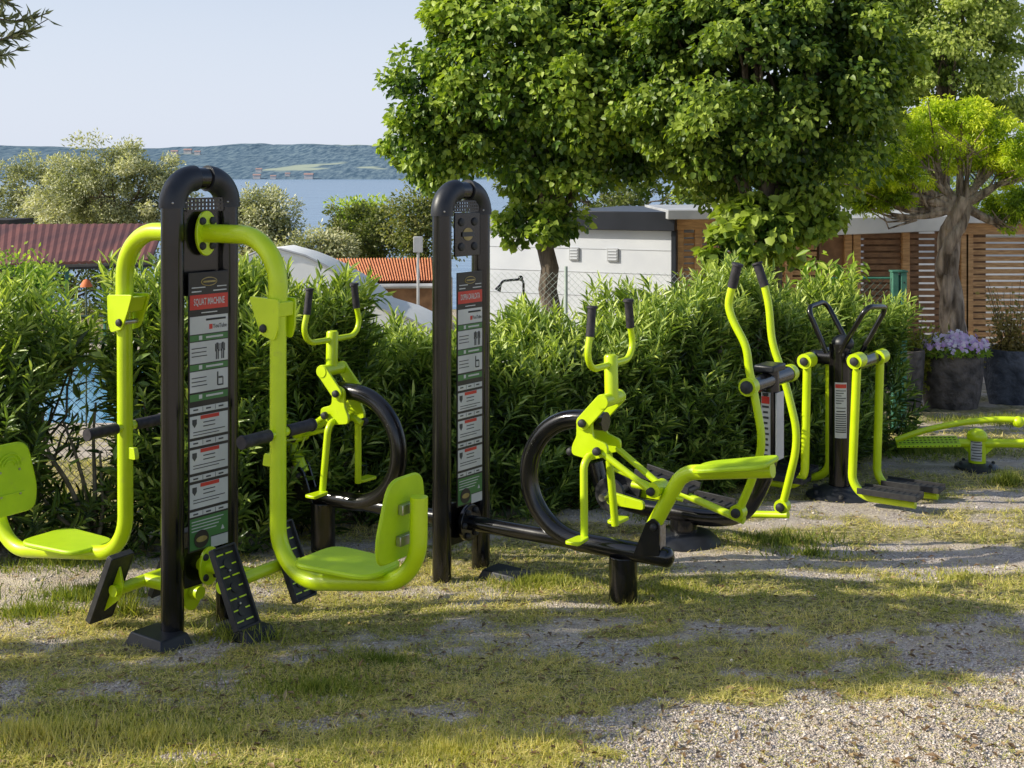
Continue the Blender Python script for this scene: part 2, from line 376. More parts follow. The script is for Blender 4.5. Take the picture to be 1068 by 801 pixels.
sep = N.new('ShaderNodeSeparateColor'); L.new(vor.outputs['Color'], sep.inputs[0])
grav = ramp(sep.outputs[0], [(0, (.27, .22, .185)), (.5, (.56, .475, .41)), (1, (.8, .72, .64))])
sand = ramp(nz(9).outputs['Fac'], [(.3, (.48, .38, .28)), (.7, (.76, .66, .52))])
mixgs = N.new('ShaderNodeMix'); mixgs.data_type = 'RGBA'; gsr = ramp(nz(2.3).outputs['Fac'], [(.42, (0, 0, 0)), (.58, (1, 1, 1))])
L.new(gsr.outputs[0], mixgs.inputs[0]); L.new(grav.outputs[0], mixgs.inputs[6]); L.new(sand.outputs[0], mixgs.inputs[7])
gr = ramp(nz(26).outputs['Fac'], [(.3, (.09, .085, .03)), (.5, (.3, .26, .11)), (.7, (.6, .5, .33))])
mx = N.new('ShaderNodeMix'); mx.data_type = 'RGBA'; L.new(at_.outputs['Fac'], mx.inputs[0]); L.new(mixgs.outputs[2], mx.inputs[6]); L.new(gr.outputs[0], mx.inputs[7])
L.new(mx.outputs[2], b.inputs['Base Color']); b.inputs['Roughness'].default_value = .9; b.inputs['Specular IOR Level'].default_value = .2
bp = N.new('ShaderNodeBump'); bp.inputs['Strength'].default_value = .8; bp.inputs['Distance'].default_value = .012
L.new(vor.outputs['Distance'], bp.inputs['Height']); L.new(bp.outputs[0], b.inputs['Normal'])
M['lawn'] = m
g = struct(npart('ground', np.stack([GX, GY, GZ], -1).reshape(-1, 3), [GF], 'lawn', tint=gm.ravel()))
g.data.polygons.foreach_set('use_smooth', [True] * len(g.data.polygons))
# lake
m, t, b = newmat('lake_water'); b.inputs['Base Color'].default_value = (.10, .20, .32, 1); b.inputs['Roughness'].default_value = .25
n = t.nodes.new('ShaderNodeTexNoise'); tc = t.nodes.new('ShaderNodeTexCoord'); mp = t.nodes.new('ShaderNodeMapping'); mp.inputs['Scale'].default_value = (.02, .25, 1)
t.links.new(tc.outputs['Object'], mp.inputs[0]); t.links.new(mp.outputs[0], n.inputs['Vector']); n.inputs['Scale'].default_value = 1.2; n.inputs['Detail'].default_value = 6
cr = t.nodes.new('ShaderNodeValToRGB'); cr.color_ramp.elements[0].color = (.085, .18, .30, 1); cr.color_ramp.elements[1].color = (.16, .28, .41, 1)
cr.color_ramp.elements[0].position = .38; cr.color_ramp.elements[1].position = .62
t.links.new(n.outputs['Fac'], cr.inputs[0]); t.links.new(cr.outputs[0], b.inputs['Base Color'])
bp = t.nodes.new('ShaderNodeBump'); bp.inputs['Strength'].default_value = .6; bp.inputs['Distance'].default_value = .3
t.links.new(n.outputs['Fac'], bp.inputs['Height']); t.links.new(bp.outputs[0], b.inputs['Normal']); b.inputs['Specular IOR Level'].default_value = .25
M['lake'] = m
mb = MB(); mb.add([(-9000, 110, -14), (9000, 110, -14), (9000, 8900, -14), (-9000, 8900, -14)], [(0, 1, 2, 3)])
struct(part('lake', mb, 'lake', smooth=False))
# hills beyond the lake
hx = np.linspace(-3200, 3200, 420); hy = np.concatenate([np.linspace(4050, 6600, 70)])
HX, HY = np.meshgrid(hx, hy)
fall = np.clip((HY - 4060) / 1500, 0, 1)
HZ_ = -17 + fall ** .8 * (75 + 125 * fbm(HX / 1100 + 3, HY / 1500 + 2, 4, 31) + 8 * np.sin(HX / 420)) + fbm(HX / 45, HY / 4000, 2, 33) * 9 * np.clip((HY - 5300) / 300, 0, 1)
HZ_ = HZ_ - np.clip((HY - 5900) / 700, 0, 1) ** 2 * 120
ny, nx = HX.shape; idx = np.arange(nx * ny).reshape(ny, nx)
HF = np.stack([idx[:-1, :-1], idx[:-1, 1:], idx[1:, 1:], idx[1:, :-1]], -1).reshape(-1, 4)
m, t, b = newmat('hazy_hills'); L = t.links; N = t.nodes; tc = N.new('ShaderNodeTexCoord')  # distance haze painted into the blue-grey base colours, no volume
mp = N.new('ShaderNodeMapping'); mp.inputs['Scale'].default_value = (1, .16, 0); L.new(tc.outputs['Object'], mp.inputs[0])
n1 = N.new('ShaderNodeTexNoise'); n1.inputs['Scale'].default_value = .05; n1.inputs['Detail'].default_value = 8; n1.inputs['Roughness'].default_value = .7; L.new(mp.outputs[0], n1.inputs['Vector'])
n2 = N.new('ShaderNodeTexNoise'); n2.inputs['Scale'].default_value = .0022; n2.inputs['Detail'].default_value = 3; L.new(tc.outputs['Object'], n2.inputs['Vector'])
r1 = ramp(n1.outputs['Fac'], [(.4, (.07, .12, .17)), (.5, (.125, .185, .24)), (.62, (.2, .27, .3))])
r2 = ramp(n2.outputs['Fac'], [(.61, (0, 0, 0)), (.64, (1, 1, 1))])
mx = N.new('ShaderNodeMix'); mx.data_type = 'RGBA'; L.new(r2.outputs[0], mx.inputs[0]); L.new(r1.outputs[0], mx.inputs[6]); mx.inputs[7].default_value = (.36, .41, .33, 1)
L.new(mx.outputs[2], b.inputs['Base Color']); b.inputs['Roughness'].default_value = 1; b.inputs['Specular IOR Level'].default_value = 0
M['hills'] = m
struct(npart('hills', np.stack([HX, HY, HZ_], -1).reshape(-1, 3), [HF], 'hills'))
for k, (px, py, Y, s) in enumerate([(22, 186, 4100, 9), (268, 186, 4090, 12), (270, 178, 4300, 10), (285, 185.5, 4080, 9), (322, 186.5, 4085, 14), (182, 153, 5300, 14), (196, 152, 5350, 16), (206, 153, 5300, 12), (75, 185, 4100, 10), (300, 183, 4150, 8)]):
    p = at(px, py, Y); p.z = float(HZ_[np.abs(hy - Y).argmin(), np.abs(hx - p.x).argmin()]) + s * .4; mb = MB(); mb.box((p.x, p.y, p.z), s, s * .6, s * .55)
    hs = thing('farmhouse', 'tiny pale house far off among the hills across the lake', 'house', (p.x, p.y, p.z - s * .55), 'tiny houses on the far shore')
    part('wall', mb, 'house_wall', hs)
    mb = MB(); z = p.z + s * .56
    mb.add([(p.x - s * 1.1, p.y - s * .7, z), (p.x + s * 1.1, p.y - s * .7, z), (p.x + s * 1.1, p.y + s * .7, z), (p.x - s * 1.1, p.y + s * .7, z), (p.x - s * 1.1, p.y, z + s * .4), (p.x + s * 1.1, p.y, z + s * .4)],
           [(0, 1, 5, 4), (2, 3, 4, 5), (0, 4, 3), (1, 2, 5), (0, 3, 2, 1)])
    part('roof', mb, 'house_roof', hs, smooth=False)
# pool deck and pool beyond the hedge
mb = MB()
for (x0, x1, y0, y1) in [(-9.5, -2.4, 10.6, 12.7), (-9.5, -2.4, 17.6, 19.4), (-3.2, -2.4, 12.7, 17.6), (-9.5, -8.9, 12.7, 17.6)]:
    mb.box(((x0 + x1) / 2, (y0 + y1) / 2, -.75), (x1 - x0) / 2, (y1 - y0) / 2, .25)
struct(part('pool_deck', mb, 'deck'))
m, t, b = newmat('pool_water'); b.inputs['Roughness'].default_value = .08
n = t.nodes.new('ShaderNodeTexNoise'); n.inputs['Scale'].default_value = 3; tc = t.nodes.new('ShaderNodeTexCoord'); t.links.new(tc.outputs['Object'], n.inputs['Vector'])
cr = t.nodes.new('ShaderNodeValToRGB'); cr.color_ramp.elements[0].color = (.07, .27, .52, 1); cr.color_ramp.elements[1].color = (.2, .46, .68, 1)
t.links.new(n.outputs['Fac'], cr.inputs[0]); t.links.new(cr.outputs[0], b.inputs['Base Color'])
bp = t.nodes.new('ShaderNodeBump'); bp.inputs['Strength'].default_value = .3; t.links.new(n.outputs['Fac'], bp.inputs['Height']); t.links.new(bp.outputs[0], b.inputs['Normal'])
M['pool'] = m
mb = MB(); mb.add([(-8.9, 12.7, -.56), (-3.2, 12.7, -.56), (-3.2, 17.6, -.56), (-8.9, 17.6, -.56)], [(0, 1, 2, 3)])
struct(part('pool_water', mb, 'pool', smooth=False))
# ---------------------------------------------------------------- grass and gravel
def scatter(n, y0=3.75, y1=12.5, pw=1.4):
    u = rng.random(n); Y = (y0 ** (-pw) * (1 - u) + y1 ** (-pw) * u) ** (-1 / pw)
    X = (rng.random(n) * 2 - 1) * .47 * Y + rng.normal(size=n) * .05
    return X, Y
sets = []
X, Y = scatter(330000); mk = grassmask(X, Y); cl = fbm(X * 9, Y * 9, 2, 77)
keep = rng.random(len(X)) < np.clip((mk - .1) * 1.3, 0, 1) * np.clip((cl - .25) * 2.6, .1, 1); X, Y, cl, mk = X[keep], Y[keep], cl[keep], mk[keep]; n = len(X)
P = np.stack([X, Y, surf(X, Y) - .006], -1)
D = np.stack([rng.normal(size=n) * .75, rng.normal(size=n) * .75, np.ones(n) * .75], -1); 
Lh = (.01 + .034 * rng.random(n) ** 2.2) * (.6 + .9 * cl) * (1 + .12 * (Y - 5).clip(0))
dryp = fbm(X * .8 + 9, Y * 1.4, 3, 41); tn = np.clip((dryp - .4) * 2.0 + rng.normal(size=n) * .2 + .34, 0, 1)
sets.append(leafset(P, D, rdir(n), Lh, .0045 * (1 + .14 * (Y - 5).clip(0)), 'blade', tn))
for (px, py, s, cnt, hh, gt) in [(95, 622, .32, 1500, .09, .12), (35, 640, .28, 900, .08, .2), (820, 566, .4, 420, .11, .1), (845, 578, .3, 300, .09, .15), (790, 560, .3, 200, .08, .1), (30, 770, .5, 2600, .07, .75), (250, 665, .2, 500, .12, .3), (130, 640, .12, 200, .16, .3),
        (235, 640, .06, 120, .17, .2), (160, 770, .6, 2500, .06, .7), (470, 790, .6, 2500, .055, .65), (330, 720, .4, 1500, .06, .2), (400, 690, .3, 900, .05, .1), (690, 540, .3, 700, .06, .2), (560, 610, .35, 1500, .06, .3), (950, 470, .7, 3500, .12, .1), (1050, 440, .8, 3000, .12, .2), (1050, 505, .15, 500, .16, .2),
        (700, 615, .6, 1200, .045, .4), (60, 590, .5, 1500, .07, .15), (300, 600, .5, 1500, .05, .3), (1000, 600, .5, 900, .04, .5)]:
    c = gnd(px, py); a = rng.random(cnt) * 6.28; q = np.abs(rng.normal(size=cnt)) * .55 * s; X = c.x + np.cos(a) * q; Y = c.y + np.sin(a) * q * .5
    P = np.stack([X, Y, surf(X, Y) - .004], -1); D = np.stack([rng.normal(size=cnt) * .45, rng.normal(size=cnt) * .45, np.ones(cnt)], -1)
    sets.append(leafset(P, D, rdir(cnt), hh * (.3 + .7 * rng.random(cnt)), .005 + .0004 * c.y, 'blade', gt + rng.normal(size=cnt) * .15))
v, f, tt = merge(sets)
o = npart('grass', v, f, 'grass', tint=tt); o['kind'] = 'stuff'; o['label'] = 'short patchy green and straw coloured grass'; o['category'] = 'grass'
# thatch of dry blades lying flat, and fallen leaves
X, Y = scatter(230000); mk = grassmask(X, Y); keep = rng.random(len(X)) < np.clip(mk * 1.2 + .1, 0, .9); X, Y = X[keep], Y[keep]; n = len(X)
P = np.stack([X, Y, surf(X, Y) + .004 + .008 * rng.random(n)], -1); D = np.stack([rng.normal(size=n), rng.normal(size=n), rng.normal(size=n) * .22 + .1], -1)
th_t = np.clip(.7 + rng.normal(size=n) * .28, 0, 1)
v, f, tt = leafset(P, D, rdir(n) * .3 + np.array([0, 0, 1]), .014 + .03 * rng.random(n), .0035 * (1 + .14 * (Y - 5).clip(0)), 'blade', th_t)
o = npart('dry_grass', v, [f], 'grass', tint=tt); o['kind'] = 'stuff'; o['label'] = 'flattened straw coloured dead grass'; o['category'] = 'dry grass'
X, Y = scatter(2600, 3.8, 9); n = len(X); P = np.stack([X, Y, surf(X, Y) + .012], -1)
v, f, tt = leafset(P, rng.normal(size=(n, 3)) * np.array([1, 1, .15]), rdir(n) * .4 + np.array([0, 0, 1]), .018 + .03 * rng.random(n), .012 + .008 * rng.random(n), 'oval', rng.random(n), 2)
o = npart('leaf_litter', v, [f], 'litter', tint=tt); o['kind'] = 'stuff'; o['label'] = 'small fallen brown leaves scattered on the lawn'; o['category'] = 'fallen leaves'
# stones
X, Y = scatter(120000, 3.75, 9.5, 2.0); mk = grassmask(X, Y); keep = rng.random(len(X)) < (1 - mk) ** 1.2 * .85 + .03; X, Y = X[keep], Y[keep]; n = len(X)
ico = np.array([[0, 0, 1], [.9, 0, .1], [.2, .85, 0], [-.8, .5, .1], [-.75, -.5, -.1], [.3, -.9, .1], [0, 0, -1]])
fi = np.array([(0, 1, 2), (0, 2, 3), (0, 3, 4), (0, 4, 5), (0, 5, 1), (6, 2, 1), (6, 3, 2), (6, 4, 3), (6, 5, 4), (6, 1, 5)])
sz = .0026 + .0052 * rng.random(n) ** 3 + (rng.random(n) > .996) * .009
a = rng.random(n) * 6.28; Tm = ico[None] * (1 + .35 * rng.normal(size=(n, 7, 1)).clip(-1, 1)) * np.array([1.2, .85, .6])
cx_, sx_ = np.cos(a)[:, None], np.sin(a)[:, None]
Vv = np.stack([Tm[..., 0] * cx_ - Tm[..., 1] * sx_, Tm[..., 0] * sx_ + Tm[..., 1] * cx_, Tm[..., 2]], -1) * sz[:, None, None]
Vv = Vv + np.stack([X, Y, surf(X, Y) + sz * .3], -1)[:, None]
o = npart('gravel', Vv.reshape(-1, 3), [(fi[None] + (np.arange(n) * 7)[:, None, None]).reshape(-1, 3)], 'stone', tint=np.repeat(rng.random(n), 7)); o['kind'] = 'stuff'; o['label'] = 'loose pale gravel chips'; o['category'] = 'gravel'

# ================================================================= VEGETATION
SUNV = np.array([-sdir.x, -sdir.y, -sdir.z])
def limb_tree(mb, base, top, r0, r1, wig=.05, n=8):
    base, top = V3(base), V3(top); pts = []
    for i in range(n + 1):
        t = i / n; pts.append(base + (top - base) * t + (rng.normal(size=3) * wig * math.sin(math.pi * t)))
    mb.tube(pts, [r0 + (r1 - r0) * (i / n) ** .8 for i in range(n + 1)], 9)
    return pts
def clump_crown(center, rad, nclump, per, cr, leafL, leafW, kind, droop=.5, inner=.5, flat=.75, bumps=.18, tb=0., gap=.55, zmin=None, reject=None):
    c = V3(center); rad = np.array(rad, float)
    d = rdir(nclump * 2); lump = 1 + bumps * np.sin(d[:, 0] * 5 + d[:, 2] * 7 + c[0]) * np.cos(d[:, 1] * 6 - d[:, 2] * 4)
    k = inner + (1 - inner) * rng.random(len(d)) ** .45; C = c + d * rad * (k * lump)[:, None]
    if zmin is not None: C = C[C[:, 2] > zmin]
    if reject is not None: C = C[~reject(C)]
    C = C[:nclump]; n = len(C) * per
    ci = np.repeat(np.arange(len(C)), per); out = unit((C - c) / rad)
    q = rdir(n) * np.array([1, 1, flat]) ; rr = rng.random(n) ** .4 * (cr * (.6 + .8 * rng.random(len(C))))[ci]
    P = C[ci] + q * rr[:, None]
    D = unit(q * .6 + out[ci] * .5 + rng.normal(size=(n, 3)) * .6 - np.array([0, 0, droop]))
    Nn = unit(out[ci] * .6 + q * .4 + np.array([0, 0, .7]) + rng.normal(size=(n, 3)) * .75)
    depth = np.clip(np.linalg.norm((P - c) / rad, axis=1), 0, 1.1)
    tint = .08 + .46 * depth ** 3 + rng.normal(size=n) * .19 + (rng.random(len(C)) * .3 - .1)[ci] + tb + .12 * q[:, 2]  # crown shade put into the leaf tint: darker core, lighter clump tops
    return leafset(P, D, Nn, leafL * (.65 + .6 * rng.random(n)), leafW * (.7 + .5 * rng.random(n)), kind, tint)
def tree(name, label, cat, base, trunk, crowns, mat, bark, group=None, twigs=None, cname='crown'):
    r = thing(name, label, cat, base, group)
    mb = MB(); trunk(mb); part('trunk', mb, bark, r, sharp=80)
    v, f, tt = merge(crowns); npart(cname, v, f, mat, r, tint=tt)
    return r
# --- two lindens
def lindentrunk(base, top, r, ctr, rad, nb=16):
    def fn(mb):
        pts = limb_tree(mb, base, top, r, r * .6, .03, 10)
        for i in range(nb):
            d = rdir(1)[0]; d[2] = abs(d[2]) * .9 - .1; s = pts[-1 - int(rng.random() * 4)]
            limb_tree(mb, s, V3(ctr) + d * np.array(rad) * .8, r * .35, .01, .08, 6)
    return fn
Y1 = 15.0; c1 = at(572, 78, Y1); b1 = Vector((at(573, 300, Y1).x, Y1, gz(Y1)))
rad1 = (1.66, 1.4, 1.5)
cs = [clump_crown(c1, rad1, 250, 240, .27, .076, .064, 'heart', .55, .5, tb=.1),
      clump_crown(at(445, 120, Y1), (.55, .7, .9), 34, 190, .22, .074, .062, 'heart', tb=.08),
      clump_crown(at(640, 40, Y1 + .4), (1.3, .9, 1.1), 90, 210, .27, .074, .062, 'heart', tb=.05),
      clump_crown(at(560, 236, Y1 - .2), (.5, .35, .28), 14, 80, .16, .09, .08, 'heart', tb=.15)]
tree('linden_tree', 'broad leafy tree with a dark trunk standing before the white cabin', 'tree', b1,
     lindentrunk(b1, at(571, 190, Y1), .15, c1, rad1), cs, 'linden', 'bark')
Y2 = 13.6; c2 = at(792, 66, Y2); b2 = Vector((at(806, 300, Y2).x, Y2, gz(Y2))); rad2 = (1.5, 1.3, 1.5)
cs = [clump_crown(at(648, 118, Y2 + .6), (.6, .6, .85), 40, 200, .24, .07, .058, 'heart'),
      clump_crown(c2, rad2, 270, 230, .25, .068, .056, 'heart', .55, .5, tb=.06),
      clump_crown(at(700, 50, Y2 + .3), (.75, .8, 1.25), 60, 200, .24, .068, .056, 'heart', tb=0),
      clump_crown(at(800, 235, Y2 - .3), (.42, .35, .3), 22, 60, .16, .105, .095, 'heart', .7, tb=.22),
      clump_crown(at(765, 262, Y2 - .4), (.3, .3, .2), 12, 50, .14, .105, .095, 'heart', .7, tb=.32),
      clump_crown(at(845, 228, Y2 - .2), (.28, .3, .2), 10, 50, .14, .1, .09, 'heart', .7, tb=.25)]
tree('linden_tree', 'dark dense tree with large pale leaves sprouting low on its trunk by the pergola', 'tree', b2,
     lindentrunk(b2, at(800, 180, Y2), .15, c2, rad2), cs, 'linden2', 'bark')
# --- birch like trees behind on the right
Y3 = 23.0; c3 = at(985, 10, Y3); b3 = Vector((c3.x, Y3, gz(Y3)))
cs = [clump_crown(c3, (1.25, 1.2, 2.9), 260, 170, .3, .085, .065, 'oval', .9, .25, tb=.12),
      clump_crown(at(1045, 70, Y3), (.5, .6, 1.5), 40, 110, .22, .08, .06, 'oval', .9, .2, tb=.1),
      clump_crown(at(925, 40, Y3), (.7, .7, 1.6), 60, 120, .3, .085, .065, 'oval', .9, .2, tb=.15)]
tree('birch_tree', 'tall pale green airy tree rising behind the golden leaved tree at the right', 'tree', b3,
     lindentrunk(b3, at(985, 60, Y3), .12, c3, (1.1, 1, 2.6), 14), cs, 'birch', 'bark')
# --- golden tree with twisted trunk
Y4 = 15.6; b4 = Vector((at(997, 330, Y4).x, Y4, gz(Y4)))
pads = [((884, 182), (.26, .4, .14)), ((902, 208), (.2, .3, .1)), ((930, 204), (.22, .3, .1)), ((892, 168), (.3, .4, .14)), ((912, 190), (.28, .4, .1)), ((920, 158), (.32, .4, .14)), ((948, 142), (.34, .4, .16)), ((945, 176), (.34, .4, .13)), ((972, 122), (.3, .4, .14)), ((975, 160), (.36, .4, .16)),
        ((1003, 118), (.32, .4, .15)), ((1010, 142), (.34, .4, .15)), ((1036, 132), (.3, .4, .14)), ((1056, 150), (.34, .4, .16)), ((1052, 178), (.3, .4, .12)), ((962, 198), (.28, .3, .1)), ((1078, 160), (.4, .4, .2)), ((1022, 168), (.25, .3, .1)), ((1046, 222), (.26, .3, .14)), ((1072, 210), (.3, .3, .14))]
cs = []
for (q, rd) in pads:
    cs.append(clump_crown(at(q[0], q[1], Y4 + rng.normal() * .3), (rd[0], rd[1], rd[2] * 1.5), 20, 115, .12, .06, .022, 'oval', .5, .1, tb=.22 - (q[1] > 190) * .35))
def twist(mb):
    pts = [at(997, 366, Y4), at(994, 330, Y4), at(990, 300, Y4), at(987, 275, Y4), at(990, 250, Y4), at(998, 228, Y4), at(1004, 206, Y4)]
    pts[0].z = gz(Y4)
    for k in range(3):
        a = k * 2.1; q = []
        for i, p in enumerate(fil([V3(p) for p in pts], .15, 3)):
            th = a + i * .32; q.append(p + np.array([math.cos(th), math.sin(th), 0]) * .07)
        mb.tube(q, [.11, .09, .08, .08, .09, .075], 9)
    for (q, rd) in pads:
        s = V3(at(1000 + rng.normal() * 4, 214, Y4)); e = V3(at(q[0], q[1] + 8, Y4)); mid = (s + e) / 2 + np.array([0, 0, -.12]) + rng.normal(size=3) * .06
        mb.tube(fil([s, mid, e], .5, 6), [.06, .035, .012], 7)
        for j in range(4): mb.tube([mid, (mid + e) / 2 + rng.normal(size=3) * .08, e + rng.normal(size=3) * np.array(rd) * .8], [.018, .006], 5)
tree('golden_robinia_tree', 'small tree with a gnarled twisted trunk and golden green foliage pads', 'tree', b4, twist, cs, 'robinia', 'bark_pale')
# --- off-frame olive at the left whose twig hangs into the corner and whose crown shades the lawn
def smallleaf(center, rad, nclump, per, cr, L_, W_, tb=0, droop=.1):
    return clump_crown(center, rad, nclump, per, cr, L_, W_, 'oval', droop, .15, tb=tb)
oc = Vector((-5.5, 4.1, 3.1)); ob = Vector((-5.7, 4.3, gz(4.3)))
orad = (1.9, .42, .7)
cs = [clump_crown(oc, orad, 52, 360, .25, .085, .035, 'oval', .2, .1, tb=0),
      clump_crown((-3.3, 4.6, 3.1), (.9, .3, .3), 10, 50, .18, .075, .02, 'oval', .2, .1)]
P = []; Dd = []
twp = [at(-60, 0, 5), at(-20, 14, 5), at(15, 24, 5), at(50, 14, 5)]
tws = [twp, [at(-30, 40, 5), at(0, 42, 5), at(22, 36, 5), at(50, 20, 5)], [at(-30, 66, 5), at(-4, 60, 5), at(24, 50, 5)], [at(-40, -20, 5), at(0, -2, 5), at(14, 6, 5)]]
for tw in tws:
    q = fil([V3(p) for p in tw], .2, 8)
    for i in range(len(q) - 1):
        for j in range(4): P.append(q[i] + (q[i + 1] - q[i]) * rng.random()); Dd.append(unit(q[i + 1] - q[i]) * 1.0 + rng.normal(size=3) * .7)
P = np.array(P); Dd = np.array(Dd); cs.append(leafset(P, Dd, rdir(len(P)), .062 * (.7 + .5 * rng.random(len(P))), .013, 'oval', .25 + rng.normal(size=len(P)) * .2))
def olivetrunk(mb):
    limb_tree(mb, ob, (-5.6, 4.2, 2.0), .16, .1, .06)
    for i in range(18):
        d = rdir(1)[0]; d[2] = abs(d[2]); limb_tree(mb, (-5.6, 4.2, 1.8), V3(oc) + d * np.array(orad) * .85, .05, .008, .08, 6)
    limb_tree(mb, (-5.4, 4.2, 2.6), (-3.2, 4.8, 3.0), .04, .015, .06); limb_tree(mb, (-3.2, 4.8, 3.0), V3(twp[0]), .015, .006, .03)
    for tw in tws: mb.tube(fil([V3(p) for p in tw], .2, 8), [.005, .002], 5)
    for tw in tws[1:]: mb.tube([V3(twp[0]) + np.array([-.15, 0, .05]), V3(tw[0])], .005, 5)
tree('olive_tree', 'olive tree whose thin leafy twigs hang into the top left corner of the view', 'tree', ob, olivetrunk, cs, 'olive', 'bark')
# second shade tree, also beside the frame on the left, further from the camera
ob2 = Vector((-5.6, 5.0, gz(5.0))); oc2 = Vector((-5.2, 4.5, 4.65))
cs = [clump_crown(oc2, (1.7, .42, .45), 34, 340, .22, .09, .04, 'oval', .2, .1)]
tree('olive_tree', 'second olive tree standing outside the left edge of the view, shading the gravel', 'tree', ob2,
     lindentrunk(ob2, (-5.5, 4.8, 3.3), .12, oc2, (1.4, .4, .4), 12), cs, 'olive', 'bark')
# --- pale olives and bushes beyond the maroon roof
def bush(px, py, Y, rx, rz, mat, label, n=70, per=110, L_=.09, W_=.035, name='olive_tree', cat='tree', tb=.1, cr=.3, group=None, kind='oval'):
    c = at(px, py, Y); b = Vector((c.x, Y, float(terrain(np.array(c.x), np.array(Y)))))
    tree(name, label, cat, b, lindentrunk(b, (c.x, Y, c.z - rz * .3), .1, c, (rx * .8, rx * .6, rz * .8), 14),
         [clump_crown(c, (rx, rx * .7, rz), n, per, cr, L_, W_, kind, .15, .3, bumps=.3, tb=tb)], mat, 'bark', group)
bush(48, 208, 33, 1.9, 1.1, 'olive', 'silvery olive tree behind the maroon roof, at the left edge', 130, 140, .1, .04, group='silvery olives beyond the roofs')
bush(122, 200, 30, 1.8, 1.1, 'olive', 'tallest silvery olive tree, behind the maroon roof and left of the squat machine', 170, 150, .1, .04, group='silvery olives beyond the roofs')
bush(268, 236, 28, .9, .8, 'olive', 'silvery olive tree seen just right of the squat machine top', 90, 130, .09, .04, group='silvery olives beyond the roofs')
bush(335, 262, 27, .9, .4, 'olive', 'low silvery olive bush just above the white tent', 50, 100, .09, .04, group='silvery olives beyond the roofs')
bush(385, 245, 29, 1.0, .75, 'farbush', 'rounded bush with yellowing leaves behind the tiled roof', 70, 110, .09, .05, name='bush', cat='bush', tb=.0)
bush(375, 228, 31, .7, .45, 'young', 'bright green shrub top poking up before the lake', 35, 90, .12, .06, name='bush', cat='bush', tb=.15)
bush(440, 235, 27, .75, 1.1, 'farbush', 'yellow tinged bush left of the second machine post', 60, 100, .1, .05, name='bush', cat='bush', tb=.1)
bush(70, 292, 34, 3.4, .9, 'farbush', 'row of green bushes standing under and beyond the maroon roof', 120, 100, .12, .06, name='bush', cat='bush', tb=-.1)
bush(18, 300, 16, .42, .35, 'young', 'small green shrub under the maroon roof edge', 28, 90, .07, .04, name='bush', cat='bush', tb=-.1)
bush(640, 200, 36, 4.0, .9, 'farbush', 'hedge line of mixed green foliage behind the white cabin', 90, 100, .14, .07, name='bush', cat='bush', tb=-.05)
bush(880, 195, 33, 4.2, 1.2, 'birch', 'wide mass of green foliage behind the pergola roof', 150, 110, .13, .07, name='bush', cat='bush', tb=-.1)
